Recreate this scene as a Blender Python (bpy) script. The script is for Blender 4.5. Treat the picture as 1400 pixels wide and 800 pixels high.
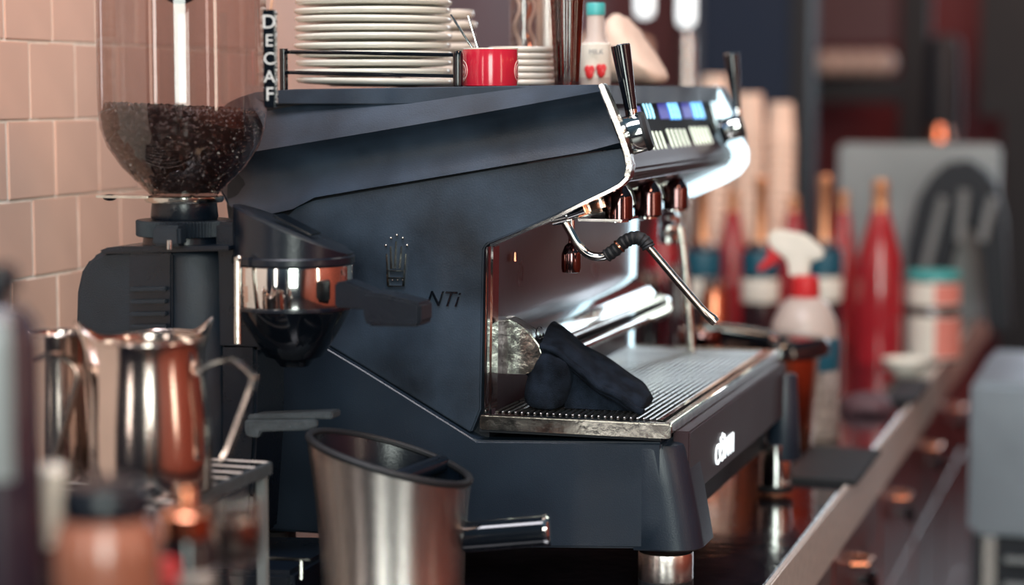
import bpy, bmesh, math, random
from mathutils import Vector, Matrix
for o in list(bpy.data.objects): bpy.data.objects.remove(o)
random.seed(7)
SC = bpy.context.scene
COL = SC.collection
# ------------------------------------------------------------------ camera
F = 2800.0; YAW = math.radians(17.4); PIT = math.atan(275/2800); CH = 0.585
sy, cy_, sp, cp = math.sin(YAW), math.cos(YAW), math.sin(PIT), math.cos(PIT)
FW = Vector((-sy*cp, cy_*cp, -sp)); RT = Vector((cy_, sy, 0)); UP = Vector((-sy*sp, cy_*sp, cp))
CAMP = Vector((0, 0, CH))
cam = bpy.data.cameras.new('camera'); camo = bpy.data.objects.new('camera', cam); COL.objects.link(camo)
camo.location = CAMP
camo.rotation_euler = Matrix((RT, UP, -FW)).transposed().to_euler()
cam.sensor_width = 36; cam.lens = 72; cam.clip_end = 60
cam.dof.use_dof = True; cam.dof.focus_distance = 2.38; cam.dof.aperture_fstop = 1.9
SC.camera = camo
# ------------------------------------------------------------------ light and exposure
SC.view_settings.view_transform = 'Standard'; SC.view_settings.look = 'None'
SC.view_settings.exposure = 0.0; SC.view_settings.gamma = 1.0
def lin(c):
    return tuple(((v/255)/12.92 if v/255 <= .04045 else ((v/255+.055)/1.055)**2.4) for v in c)
W = bpy.data.worlds.new('world'); SC.world = W; W.use_nodes = True
nt = W.node_tree; bg = nt.nodes['Background']
tc = nt.nodes.new('ShaderNodeTexCoord'); sx = nt.nodes.new('ShaderNodeSeparateXYZ'); rp = nt.nodes.new('ShaderNodeValToRGB')
nt.links.new(tc.outputs['Generated'], sx.inputs[0]); nt.links.new(sx.outputs[2], rp.inputs[0])
rp.color_ramp.elements[0].position = 0.0; rp.color_ramp.elements[0].color = (*lin((34, 40, 58)), 1)
rp.color_ramp.elements[1].position = 0.7; rp.color_ramp.elements[1].color = (*lin((104, 138, 160)), 1)
nt.links.new(rp.outputs[0], bg.inputs[0]); bg.inputs[1].default_value = 0.42
def area(name, loc, target, sxx, syy, power, color):
    l = bpy.data.lights.new(name, 'AREA'); l.shape = 'RECTANGLE'; l.size = sxx; l.size_y = syy; l.energy = power
    l.color = lin(color)
    o = bpy.data.objects.new(name, l); COL.objects.link(o); o.location = loc
    o.rotation_euler = (Vector(target)-Vector(loc)).to_track_quat('-Z', 'Y').to_euler()
    return o
area('daylight_window', (1.05, -2.6, 1.5), (-.75, 2.3, .35), 1.4, 2.8, 165, (240, 250, 242))
area('daylight_side_window', (.12, 9.0, 1.1), (-.5, 3.0, .1), .9, 2.0, 34, (226, 244, 255))
area('ceiling_panel_light', (-.7, 1.3, 2.6), (-.8, 2.3, 0), 1.3, .9, 66, (240, 238, 246))
area('warm_wall_light', (.6, 1.2, 2.3), (-1.4, 2.6, .6), .5, .5, 20, (255, 208, 172))
area('added_left_strip', (-1.75, -2.2, 1.3), (-1.0, 2.2, .5), .32, 2.2, 20, (255, 246, 236))  # unseen strip lamp, added for a pale vertical highlight on the hopper
area('added_right_strip', (1.9, 1.1, 1.0), (-1.0, 2.2, .5), .22, 1.6, 9, (255, 236, 214))  # second unseen strip lamp, added for highlights on the right of the cylinders
area('back_counter_fill', (-.3, 4.0, 2.4), (-.8, 4.9, .2), .8, .8, 18, (255, 244, 230))  # unseen fill lamp, added to brighten the paper cup stacks
area('warm_side_fill', (1.5, 1.6, 2.0), (3.0, 1.6, .6), .8, .8, 26, (255, 214, 184))  # unseen lamp added to light the right wall, for stronger orange reflections
area('warm_back_light', (.4, 5.2, 2.6), (-.6, 7.8, .7), 1.2, 1.2, 60, (255, 190, 160))
# ------------------------------------------------------------------ pixel helpers (photo pixel + real distance -> point)
def ray(px, py): return FW + RT*((px-700)/F) + UP*((400-py)/F)
def aty(px, py, Y): d = ray(px, py); return CAMP + d*(Y/d.y)
def atx(px, py, X): d = ray(px, py); return CAMP + d*(X/d.x)
def atz(px, py, Z): d = ray(px, py); return CAMP + d*((Z-CH)/d.z)
def atd(px, py, D): return CAMP + ray(px, py)*D
def atplane(px, py, p0, n): d = ray(px, py); return CAMP + d*((p0-CAMP).dot(n)/d.dot(n))
def zfor(H, py):
    k = (400-py)/F
    return CH + H*(k*cp-sp)/(cp+k*sp)
# ------------------------------------------------------------------ materials
def mat(name, col, rough=.5, metal=0., var=.12, vscale=18., bump=0., bscale=60., coat=0., spec=.5, emit=None, es=0., stretch=None, wear=0., rvar=.1):
    m = bpy.data.materials.new(name); m.use_nodes = True; n = m.node_tree; b = n.nodes['Principled BSDF']
    c = lin(col)
    t = n.nodes.new('ShaderNodeTexCoord'); mp = n.nodes.new('ShaderNodeMapping')
    n.links.new(t.outputs['Object'], mp.inputs[0])
    if stretch: mp.inputs['Scale'].default_value = stretch
    no = n.nodes.new('ShaderNodeTexNoise'); no.inputs['Scale'].default_value = vscale; no.inputs['Detail'].default_value = 6
    n.links.new(mp.outputs[0], no.inputs[0])
    r = n.nodes.new('ShaderNodeValToRGB')
    r.color_ramp.elements[0].position = .3; r.color_ramp.elements[1].position = .7
    r.color_ramp.elements[0].color = (*[v*(1-var) for v in c], 1)
    r.color_ramp.elements[1].color = (*[min(1, v*(1+var)+wear) for v in c], 1)
    n.links.new(no.outputs[0], r.inputs[0]); n.links.new(r.outputs[0], b.inputs['Base Color'])
    mr = n.nodes.new('ShaderNodeMapRange'); mr.inputs['To Min'].default_value = max(0, rough-rvar*rough); mr.inputs['To Max'].default_value = min(1, rough+rvar*rough)
    n.links.new(no.outputs[0], mr.inputs[0]); n.links.new(mr.outputs[0], b.inputs['Roughness'])
    b.inputs['Metallic'].default_value = metal; b.inputs['Coat Weight'].default_value = coat; b.inputs['Coat Roughness'].default_value = .08
    b.inputs['Specular IOR Level'].default_value = spec
    if bump:
        n2 = n.nodes.new('ShaderNodeTexNoise'); n2.inputs['Scale'].default_value = bscale; n2.inputs['Detail'].default_value = 4
        n.links.new(mp.outputs[0], n2.inputs[0])
        bp = n.nodes.new('ShaderNodeBump'); bp.inputs['Strength'].default_value = bump; bp.inputs['Distance'].default_value = .002
        n.links.new(n2.outputs[0], bp.inputs['Height']); n.links.new(bp.outputs[0], b.inputs['Normal'])
    if emit: b.inputs['Emission Color'].default_value = (*lin(emit), 1); b.inputs['Emission Strength'].default_value = es
    return m
def thin_glass(name, tint, rough=.03, refl=.05, haze=0., hazecol=(200, 190, 180)):
    m = bpy.data.materials.new(name); m.use_nodes = True; n = m.node_tree; n.nodes.clear()
    out = n.nodes.new('ShaderNodeOutputMaterial'); tr = n.nodes.new('ShaderNodeBsdfTransparent'); gl = n.nodes.new('ShaderNodeBsdfGlossy')
    tr.inputs[0].default_value = (*lin(tint), 1); gl.inputs['Roughness'].default_value = rough
    lw = n.nodes.new('ShaderNodeLayerWeight'); lw.inputs[0].default_value = .35
    mr = n.nodes.new('ShaderNodeMapRange'); mr.inputs['To Min'].default_value = refl; mr.inputs['To Max'].default_value = .75
    pw = n.nodes.new('ShaderNodeMath'); pw.operation = 'POWER'; pw.inputs[1].default_value = 2.2
    n.links.new(lw.outputs['Facing'], pw.inputs[0]); n.links.new(pw.outputs[0], mr.inputs[0])
    mx = n.nodes.new('ShaderNodeMixShader'); n.links.new(mr.outputs[0], mx.inputs[0]); n.links.new(gl.outputs[0], mx.inputs[2])
    if haze:
        df = n.nodes.new('ShaderNodeBsdfDiffuse'); df.inputs[0].default_value = (*lin(hazecol), 1)
        no = n.nodes.new('ShaderNodeTexNoise'); no.inputs['Scale'].default_value = 14; no.inputs['Detail'].default_value = 6
        t = n.nodes.new('ShaderNodeTexCoord'); n.links.new(t.outputs['Object'], no.inputs[0])
        m2 = n.nodes.new('ShaderNodeMapRange'); m2.inputs['To Min'].default_value = 0; m2.inputs['To Max'].default_value = haze*2
        n.links.new(no.outputs[0], m2.inputs[0])
        x2 = n.nodes.new('ShaderNodeMixShader'); n.links.new(m2.outputs[0], x2.inputs[0]); n.links.new(tr.outputs[0], x2.inputs[1]); n.links.new(df.outputs[0], x2.inputs[2])
        n.links.new(x2.outputs[0], mx.inputs[1])
    else: n.links.new(tr.outputs[0], mx.inputs[1])
    n.links.new(mx.outputs[0], out.inputs[0])
    return m
M = {}
M['panel'] = mat('matt_black_panel', (27, 42, 57), .42, 0, .6, 11, .12, 500, wear=.011, rvar=.3)
M['base'] = mat('satin_black_casting', (26, 38, 51), .36, 0, .15, 12, .15, 700, rvar=.2)
M['plastic'] = mat('black_plastic', (11, 20, 31), .28, 0, .15, 30, .1, 300)
M['grindbody'] = mat('textured_black_paint', (22, 32, 42), .4, .1, .2, 30, .35, 900)
M['gloss'] = mat('gloss_black', (10, 15, 22), .12, 0, .1, 30, coat=.4)
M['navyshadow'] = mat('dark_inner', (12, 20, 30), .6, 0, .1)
M['chrome'] = mat('chrome', (222, 222, 220), .09, 1, .05, 40, rvar=.4)
M['wornchrome'] = mat('worn_chrome', (205, 205, 198), .18, 1, .25, 60, .2, 120, rvar=.6)
M['brushed'] = mat('brushed_steel', (214, 206, 202), .24, 1, .08, 5, .15, 200, stretch=(40, 40, 1), rvar=.15)
M['pitcher'] = mat('polished_steel', (205, 188, 180), .16, 1, .05, 20)
M['darkchrome'] = mat('smoked_chrome', (120, 92, 92), .12, 1, .1, 30)
M['innersteel'] = mat('smoked_steel_back', (98, 80, 90), .3, 1, .15, 8, .05, 100, rvar=.3)
M['brown'] = mat('bronze_brown_paint', (58, 44, 49), .4, .1, .1, 10, spec=.3)
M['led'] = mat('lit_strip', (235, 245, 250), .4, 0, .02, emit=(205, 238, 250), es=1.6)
M['blue'] = mat('blue_display', (40, 90, 160), .4, 0, .02, emit=(50, 150, 240), es=1.3)
M['violet'] = mat('violet_display', (60, 60, 130), .4, 0, .02, emit=(84, 84, 190), es=.6)
M['blueline'] = mat('pale_blue_lit_bar', (180, 230, 250), .4, 0, .02, emit=(170, 235, 255), es=1.5)
M['whitebar'] = mat('white_button_bar', (220, 228, 214), .4, 0, .03, emit=(220, 232, 216), es=.95)
M['litlogo'] = mat('lit_logo', (240, 246, 246), .4, 0, .02, emit=(235, 245, 250), es=1.3)
M['matte'] = mat('matt_black_face', (14, 18, 24), .6, 0, .1, 30, spec=.2)
M['grate'] = mat('dull_grate_steel', (158, 158, 154), .28, 1, .3, 60)
M['cabinet'] = mat('cool_steel', (150, 158, 168), .35, .8, .15, 5)
M['rubber'] = mat('black_rubber', (17, 21, 27), .6, 0, .2, 30, .3, 200)
M['tile'] = mat('glazed_cream_tile', (222, 182, 162), .42, 0, .05, 9, .08, 12, coat=.0)
M['grout'] = mat('pale_grout', (240, 228, 216), .8, 0, .1, 60, .3, 200)
M['white'] = mat('white_china', (228, 228, 218), .16, 0, .02, 10, coat=.3)
M['cream'] = mat('cream_china', (222, 212, 200), .22, 0, .02, 10, coat=.3)
M['red'] = mat('red_enamel', (180, 32, 52), .16, 0, .05, 10, coat=.4)
M['redprint'] = mat('white_print', (235, 190, 185), .4)
M['glass'] = thin_glass('clear_hopper', (226, 216, 214), .06, .08, .03, (150, 120, 112))
M['lidglass'] = thin_glass('clear_glass', (228, 222, 220), .04, .12)
M['amber'] = thin_glass('amber_glass', (176, 96, 78), .06, .12)
M['bean'] = mat('roasted_bean', (36, 18, 18), .2, 0, .5, 200, coat=.5)
M['cloth'] = mat('navy_terry_cloth', (17, 27, 40), .95, 0, .6, 50, 1.0, 900, spec=.15, wear=.006)
M['wood'] = mat('red_brown_wood', (104, 44, 42), .3, 0, .3, 4, .1, 30, stretch=(1, 1, 8), coat=.3)
M['counter'] = mat('dark_polished_counter', (22, 19, 26), .16, 0, .5, 14, .5, 40, coat=.5, rvar=.5)
M['strip'] = mat('satin_steel_edge', (196, 188, 182), .34, 0, .15, 6, .2, 60, stretch=(1, 12, 12))
M['copper'] = mat('copper', (214, 140, 108), .2, 1, .1, 20)
M['teal'] = mat('teal_plastic', (70, 170, 170), .35)
M['tealdark'] = mat('teal_label', (18, 84, 104), .4)
M['gold'] = mat('gold_foil', (226, 164, 124), .3, .7, .1, 60, .4, 200)
M['redglass'] = mat('red_syrup', (158, 34, 44), .14, 0, .12, 8, coat=.6)
M['redplastic'] = mat('red_plastic', (200, 46, 50), .3)
M['darkglass'] = mat('dark_bottle_glass', (40, 22, 30), .12, 0, .2, 8, coat=.6)
M['purpleglass'] = mat('dark_purple_bottle', (50, 38, 48), .22, 0, .1, 8, coat=.5)
M['paper'] = mat('cream_paper', (226, 200, 182), .8, 0, .06, 20)
M['paperwhite'] = mat('white_paper_label', (226, 222, 210), .7)
M['pink'] = mat('pink_label', (216, 130, 116), .7)
M['clearplastic'] = mat('milky_plastic', (190, 176, 168), .35, 0, .05)
M['amberfill'] = mat('caramel_filling', (158, 98, 78), .25, 0, .35, 16, coat=.6)
M['navywall'] = mat('navy_paint', (16, 38, 62), .8, 0, .08, 3)
M['redwall'] = mat('dark_red_paint', (112, 34, 42), .6, 0, .25, 1.6)
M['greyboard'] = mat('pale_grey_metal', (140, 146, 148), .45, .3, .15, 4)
M['mauve'] = mat('mauve_paint', (84, 60, 68), .6, 0, .15, 2)
M['floor'] = mat('dark_floor', (38, 26, 30), .4, 0, .3, 3)
M['rightwall'] = mat('warm_orange_wood', (194, 98, 76), .5, 0, .25, 2, stretch=(1, 1, 6))
M['forkmetal'] = mat('dull_cast_metal', (84, 92, 98), .45, .5, .2, 90, .3, 300)
M['greywhite'] = mat('white_lamp_glass', (235, 240, 240), .4, 0, .02, emit=(240, 248, 250), es=1.6)
M['bulb'] = mat('warm_bulb', (255, 200, 150), .4, 0, .02, emit=(255, 176, 120), es=14)
M['letter'] = mat('chalk_white_letter', (205, 208, 208), .7)
M['greylabel'] = mat('speckled_grey_label', (150, 142, 138), .7, 0, .6, 90)
M['string'] = mat('copper_cord', (196, 150, 120), .6, 0, .3, 60)
# ------------------------------------------------------------------ geometry helpers
WP = {}
def wpos(o): return WP.get(o, Vector((0, 0, 0)))
class B:
    def __init__(s): s.v = []; s.f = []
    def add(s, v, f):
        k = len(s.v); s.v += [Vector(p) for p in v]; s.f += [tuple(i+k for i in q) for q in f]; return s
    def box(s, c, d, R=None):
        c = Vector(c); v = []
        for x in (-1, 1):
            for y in (-1, 1):
                for z in (-1, 1):
                    p = Vector((x*d[0]/2, y*d[1]/2, z*d[2]/2)); p = (R @ p) if R else p; v.append(c+p)
        return s.add(v, [(0, 1, 3, 2), (4, 6, 7, 5), (0, 4, 5, 1), (2, 3, 7, 6), (0, 2, 6, 4), (1, 5, 7, 3)])
    def bx(s, x0, x1, y0, y1, z0, z1): return s.box(((x0+x1)/2, (y0+y1)/2, (z0+z1)/2), (abs(x1-x0), abs(y1-y0), abs(z1-z0)))
    def prism(s, pts, y0, y1):          # pts: (x,z) list
        n = len(pts); v = [(p[0], y0, p[1]) for p in pts]+[(p[0], y1, p[1]) for p in pts]
        f = [tuple(range(n)), tuple(range(2*n-1, n-1, -1))]+[(i, (i+1) % n+0, (i+1) % n+n, i+n)[::-1] for i in range(n)]
        return s.add(v, f)
    def lathe(s, c, prof, seg=40, R=None, closed=False):     # prof (r,z)
        c = Vector(c); v = []; f = []
        for r, z in prof:
            for k in range(seg):
                a = 2*math.pi*k/seg; p = Vector((r*math.cos(a), r*math.sin(a), z)); p = (R @ p) if R else p; v.append(c+p)
        m = len(prof); rng = m if closed else m-1
        for i in range(rng):
            for k in range(seg):
                j = (i+1) % m; f.append((i*seg+k, i*seg+(k+1) % seg, j*seg+(k+1) % seg, j*seg+k))
        if not closed:
            if prof[0][0] > 1e-5: f.append(tuple(range(seg))[::-1])
            if prof[-1][0] > 1e-5: f.append(tuple(range((m-1)*seg, m*seg)))
        return s.add(v, f)
    def open_lathe(s, c, prof, seg=40, R=None):
        k = len(s.f); s.lathe(c, prof, seg, R); s.f = [q for q in s.f if len(q) == 4 or s.f.index(q) < k] if seg != 4 else s.f
        return s
    def grid(s, rows, cap=False, closeu=False):
        n = len(rows[0]); v = [p for r in rows for p in r]; f = []
        for i in range(len(rows)-1):
            for j in range(n if closeu else n-1):
                a = (j+1) % n; f.append((i*n+j, i*n+a, (i+1)*n+a, (i+1)*n+j))
        if cap: f.append(tuple(range(n))[::-1]); f.append(tuple(range((len(rows)-1)*n, len(rows)*n)))
        return s.add(v, f)
    def tube(s, path, r, seg=12):
        path = [Vector(p) for p in path]; n = len(path); rs = r if isinstance(r, (list, tuple)) else [r]*n
        rows = []; prev = None
        for i, p in enumerate(path):
            t = (path[min(i+1, n-1)]-path[max(i-1, 0)]).normalized()
            if prev is None:
                a = Vector((0, 0, 1)) if abs(t.z) < .9 else Vector((1, 0, 0)); u = t.cross(a).normalized()
            else: u = (prev-t*prev.dot(t)).normalized()
            prev = u; w = t.cross(u)
            rows.append([p+(u*math.cos(2*math.pi*k/seg)+w*math.sin(2*math.pi*k/seg))*rs[i] for k in range(seg)])
        return s.grid(rows, True, True)
    def ball(s, c, r, seg=16, sc=(1, 1, 1), R=None):
        c = Vector(c); S = Matrix.Diagonal(Vector(sc)); Q = (R @ S) if R else S
        pr = [(max(1e-6, r*math.sin(math.pi*i/(seg//2))), -r*math.cos(math.pi*i/(seg//2))) for i in range(seg//2+1)]
        return s.lathe(c, pr, seg, Q)
    def build(s, name, m, parent=None, bevel=0., smooth=35, origin=None, bseg=2, subsurf=0, dedupe=False):
        if parent is not None: o3 = wpos(parent)
        elif origin is not None: o3 = Vector(origin)
        else:
            xs = [p.x for p in s.v]; ys = [p.y for p in s.v]; zs = [p.z for p in s.v]
            o3 = Vector(((min(xs)+max(xs))/2, (min(ys)+max(ys))/2, min(zs)))
        if parent is not None and parent.name.split('.')[0] in ('espresso_machine', 'coffee_grinder', 'knock_box'):
            for p in s.v: p.z = max(p.z, .0004)
        me = bpy.data.meshes.new(name); bm = bmesh.new()
        vs = [bm.verts.new(p-o3) for p in s.v]
        for q in s.f:
            try: bm.faces.new([vs[i] for i in q])
            except ValueError: pass
        bmesh.ops.remove_doubles(bm, verts=bm.verts, dist=1e-5)
        bmesh.ops.recalc_face_normals(bm, faces=bm.faces)
        if bevel:
            ed = [e for e in bm.edges if len(e.link_faces) == 2 and e.calc_face_angle(0) > math.radians(28)]
            bmesh.ops.bevel(bm, geom=ed, offset=bevel, segments=bseg, affect='EDGES', clamp_overlap=True)
        bm.to_mesh(me); bm.free()
        for p in me.polygons: p.use_smooth = True
        me.set_sharp_from_angle(angle=math.radians(smooth))
        me.materials.append(m)
        o = bpy.data.objects.new(name, me); COL.objects.link(o)
        if parent is not None: o.parent = parent
        else: o.location = o3
        WP[o] = o3
        if subsurf:
            md = o.modifiers.new('sub', 'SUBSURF'); md.levels = md.render_levels = subsurf
        return o
def tag(o, label=None, cat=None, group=None, kind=None):
    if label: o['label'] = label
    if cat: o['category'] = cat
    if group: o['group'] = group
    if kind: o['kind'] = kind
    return o
def thing(name, loc, label, cat, group=None):
    o = bpy.data.objects.new(name, None); COL.objects.link(o); o.location = loc; o.empty_display_size = .02
    WP[o] = Vector(loc); return tag(o, label, cat, group)
def copy_tree(o, parent=None):
    c = o.copy(); COL.objects.link(c); c.parent = parent
    for ch in list(o.children): copy_tree(ch, c)
    return c
def smoothpath(pts, n=6):
    P = [Vector(p) for p in pts]; out = []
    for i in range(len(P)-1):
        a, b, c, d = P[max(i-1, 0)], P[i], P[i+1], P[min(i+2, len(P)-1)]
        for k in range(n):
            t = k/n; out.append(.5*((2*b)+(c-a)*t+(2*a-5*b+4*c-d)*t*t+(3*b-a-3*c+d)*t**3))
    out.append(P[-1]); return out
def px_prof(px, H, prof):               # prof of (r_px, y_px) -> centre xy and (r, Z)
    q = 0; z0 = zfor(H, prof[0][1]); D = H*cp-(z0-CH)*sp
    L = (px-700)/F*D
    xy = Vector((-sy*H+cy_*L, cy_*H+sy*L, 0)); out = []
    for r, y in prof:
        z = zfor(H, y); d = H*cp-(z-CH)*sp; out.append((r*d/F, z))
    return xy, out
def turned(px, H, prof, seg=40, b=None):
    xy, pr = px_prof(px, H, prof); b = b or B(); b.lathe(xy, pr, seg); return b
def rbox(H, x0, x1, y0, y1): pass
def ribbon(pts, w):                     # xz polyline -> closed xz outline of width w
    P = [Vector((p[0], p[1])) for p in pts]; L = []; R_ = []
    for i, p in enumerate(P):
        a = P[max(i-1, 0)]; c = P[min(i+1, len(P)-1)]; t = (c-a).normalized(); nrm = Vector((-t.y, t.x)); L.append(p+nrm*w/2); R_.append(p-nrm*w/2)
    return L, R_
def band(b, pts, w, y0, y1):
    L, R_ = ribbon(pts, w); n = len(L); v = []
    for i in range(n): v += [(L[i].x, y0, L[i].y), (L[i].x, y1, L[i].y), (R_[i].x, y1, R_[i].y), (R_[i].x, y0, R_[i].y)]
    rows = [[Vector(v[i*4+k]) for k in range(4)] for i in range(n)]
    return b.grid(rows, True, True)
def text(name, s, size, o3, ax, ay, m, parent, ext=.0006, shear=0., outline=0., align='LEFT'):
    cu = bpy.data.curves.new(name, 'FONT'); cu.body = s; cu.size = size; cu.extrude = ext; cu.shear = shear; cu.align_x = align
    to = bpy.data.objects.new(name+'_t', cu); COL.objects.link(to)
    bpy.context.view_layer.update()
    me = bpy.data.meshes.new_from_object(to.evaluated_get(bpy.context.evaluated_depsgraph_get()))
    bpy.data.objects.remove(to); me.materials.clear(); me.materials.append(m)
    ax = Vector(ax).normalized(); ay = Vector(ay).normalized(); az = ax.cross(ay)
    T = Matrix((ax, ay, az)).transposed().to_4x4(); T.translation = Vector(o3)-wpos(parent)
    me.transform(T); o = bpy.data.objects.new(name, me); COL.objects.link(o); o.parent = parent; WP[o] = wpos(parent); return o
def xz(p): return (p.x, p.z)
def pxz(pts, Y): return [xz(aty(a, b, Y)) for a, b in pts]
# ================================================================== SETTING
XW = -1.37; XE = -.425
b = B().bx(-1.6, 3.2, -3.2, 9.6, -1.02, -.95); tag(b.build('floor', M['floor']), 'dark reflective floor behind the bar', kind='structure')
WL = B().bx(XW-.12, XW+.0045, 1.2, 3.62, -.95, 1.75).build('wall_left', M['grout']); tag(WL, 'tiled wall behind the coffee grinder', kind='structure')
tb = B().box((0, 0, 0), (.012, .1122, .0972)); tl = None
row_z = [aty(75, y, 2.375).z for y in (58, 162, 270, 375)]
z0 = row_z[0]
k = 0
for r in range(-4, 11):
    zc = z0-.05+(r-4)*-.1+.0
    zc = z0-.05-.1*r
    if zc < -.05: continue
    off = 2.253 if r % 2 == 1 else 2.31
    for c in range(-3, 11):
        yc = off+.1155*(c+.5)-.002
        if yc > 3.56: continue
        k += 1
        if tl is None:
            tl = tb.build('tile', M['tile'], WL, bevel=.0014)
            tl.data.transform(Matrix.Identity(4)); t0 = tl
            for vv in t0.data.vertices: vv.co += wpos(WL)
            o = t0
        else: o = t0.copy(); COL.objects.link(o)
        o.parent = WL
        o.location = Vector((XW+random.uniform(-.0006, .0006), yc, zc))-wpos(WL)
        o.rotation_euler = (0, random.uniform(-.006, .006), random.uniform(-.006, .006))
tag(B().bx(-1.62, -1.5, 3.6, 9.4, -.95, 2.6).build('wall_left_far', M['mauve']), 'dark mauve wall beyond the tiles', kind='structure')
tag(B().bx(-1.6, 3.2, 9.3, 9.42, -.95, 3.).build('wall_back', M['redwall']), 'dark red wall at the far end', kind='structure')
# right wall with boards (reflected warm timber)
tag(B().bx(3.0, 3.1, -3.2, 9.4, -.95, 1.9).build('wall_right', M['rightwall']), 'warm timber wall on the far side of the room', kind='structure')
# navy pillar and panelling at the far end
p0 = atd(957, 200, 6.6); p1 = atd(1100, 200, 6.6)
tag(B().bx(p0.x, p1.x, p0.y, p0.y+.35, -.95, 2.6).build('pillar', M['navywall'], bevel=.01), 'navy blue pillar behind the paper cup stacks', kind='structure')
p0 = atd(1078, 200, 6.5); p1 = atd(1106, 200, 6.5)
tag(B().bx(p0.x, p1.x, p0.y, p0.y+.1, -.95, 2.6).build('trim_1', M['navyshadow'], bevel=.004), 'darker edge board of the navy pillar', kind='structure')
def farpanel(n, x0, x1, y0, y1, m, D=8.3, lab=''):
    a = atd(x0, y0, D); c = atd(x1, y1, D)
    tag(B().bx(a.x, c.x, a.y, a.y+.08, min(a.z, c.z), max(a.z, c.z)).build(n, m, bevel=.004), lab, kind='structure')
farpanel('trim_2', 1112, 1225, -60, 62, M['mauve'], lab='mauve panel high on the far red wall')
farpanel('trim_3', 1232, 1262, -60, 330, M['navyshadow'], 8.2, lab='dark upright post on the far wall')
farpanel('trim_4', 1342, 1440, -60, 160, M['navyshadow'], 8.1, lab='dark doorway head at the right of the far wall')
farpanel('trim_5', 1370, 1460, 160, 520, M['navyshadow'], 8.1, lab='dark doorway side at the right of the far wall')
farpanel('trim_6', 1106, 1232, 104, 140, M['navyshadow'], 8.25, lab='dark rail under the row of round glasses')
# ================================================================== BAR COUNTER
ct = thing('bar_counter', (-.9, 3.2, -.95), 'long dark polished bar counter with a steel front edge and red-brown drawers', 'counter')
Y_END = 5.75
B().bx(XW+.009, XE-.004, 1.2, Y_END, -.05, 0).build('worktop', M['counter'], ct, bevel=.002)
es = B().bx(XE-.004, XE+.004, 1.2, 4.2, -.083, .001).build('edge_strip', M['strip'], ct, bevel=.002); es['label'] = 'satin steel front edge strip'
B().bx(XE-.006, XE+.002, 4.22, Y_END, -.083, .001).build('edge_strip', M['strip'], ct, bevel=.002)
B().bx(XW+.009, XE-.03, 1.25, Y_END-.02, -.95, -.05).build('carcass', M['wood'], ct)
yk = 2.3
for i in range(6):
    for j, (za, zb) in enumerate(((-.3, -.1), (-.6, -.31), (-.9, -.61))):
        d = B().bx(XE-.03, XE-.012, 1.9+i*.55, 1.9+i*.55+.53, za, zb).build('drawer', M['wood'], ct, bevel=.003)
        if j == 0:
            yy = 1.9+i*.55+.265
            Rk = Matrix.Rotation(math.pi/2, 3, 'Y')
            kb = B().lathe((XE-.012, yy, -.2), [(.006, 0), (.006, .012), (.016, .016), (.018, .024), (.012, .03)], 20, Rk).build('knob', M['gloss'], d); kb['label'] = 'round black knob'
            hb = B().tube([(XE-.012, yy-.09, -.155), (XE+.012, yy-.085, -.155), (XE+.014, yy-.03, -.155), (XE-.012, yy-.025, -.155)], .004, 10).build('handle', M['copper'], d); hb['label'] = 'small brass bow handle'
# ================================================================== ESPRESSO MACHINE
Y0 = 2.25; Y1 = 2.95
YP = Y0+.006
base0 = aty(640, 790, Y0)
EM = thing('espresso_machine', (-.78, (Y0+Y1)/2, 0), 'large matt black two-group espresso machine with chrome trim and lit control panel', 'espresso machine')
# lower side panel
low = [(850, 203), (858, 220), (858, 238), (848, 251), (836, 258), (757, 296), (700, 320), (666, 334), (661, 341), (657, 560), (650, 578), (644, 592), (500, 503), (440, 467), (350, 413), (345, 300), (392, 296), (405, 284), (430, 274), (500, 262), (600, 245), (700, 228), (800, 211)]
B().prism(pxz(low, YP), YP, YP+.018).build('side_panel', M['panel'], EM, bevel=.0018)
# upper cover: loft with a crease
st = [(302, 150, 232, 262), (312, 140, 222, 280), (330, 132, 213, 292), (350, 126, 207, 297), (400, 122, 198.5, 286), (430, 121.5, 193.5, 270), (500, 120.5, 182, 258), (600, 119, 165, 241.5), (700, 117.5, 147, 224.5), (800, 116, 128.6, 207.5), (820, 115.6, 125, 204), (847, 182, 186, 198)]
rows = []
for i, (x, yt, yc, ysm) in enumerate(st):
    e = .03 if i == 0 else (.012 if i == 1 else (.003 if i == 2 else 0))
    t = min(1, (x-302)/520)
    xt = x if i < 11 else 845
    dep = .05*(1-t*.75)
    r = []
    for k in range(5):
        u = k/4; r.append(aty(xt-(0 if i < 11 else 3)*(1-u), yt+(yc-yt)*u, Y0+e-.006+dep*(1-u)))
    for k in range(1, 11):
        u = k/10; dip = .03*(1-.75*(i/11)**3)*math.sin(math.pi*min(1, u*1.0))**.7*(1-.4*u); r.append(aty(xt, yc+(ysm-yc)*u, Y0+e-.006+dip+.008*u))
    r.append(aty(xt, ysm+1.2, Y0+e+.014))
    rows.append(r)
# interpolate stations smoothly: drop final narrow one to a proper end
end = []
for i in range(len(rows[10])):
    p = rows[10][i].copy(); q = aty(848, 201, Y0+.004)
    y10 = [115.6, 119, 122, 124, 125]
    end.append(p)
# right hand end follows the trim: shift lower points forward
for i, p in enumerate(rows[10]):
    zf = (rows[10][4].z-p.z)
    if i > 4:
        u = (i-4)/(len(rows[10])-5)
        rows[10][i] = aty(820+30*u, 125+(202-125)*u, p.y)
rows = rows[:11]
B().grid(rows).build('top_cover', M['panel'], EM, smooth=28)
topz = aty(600, 119, Y0+.04).z
# top plate between sides
B().prism([xz(aty(372, 124, Y0+.04)), xz(aty(818, 116.5, Y0+.012)), (aty(818, 116, Y0+.012).x, topz-.02), (aty(372, 124, Y0+.04).x, topz-.02)], Y0+.012, Y1-.012).build('top_plate', M['panel'], EM, bevel=.001)
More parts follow.
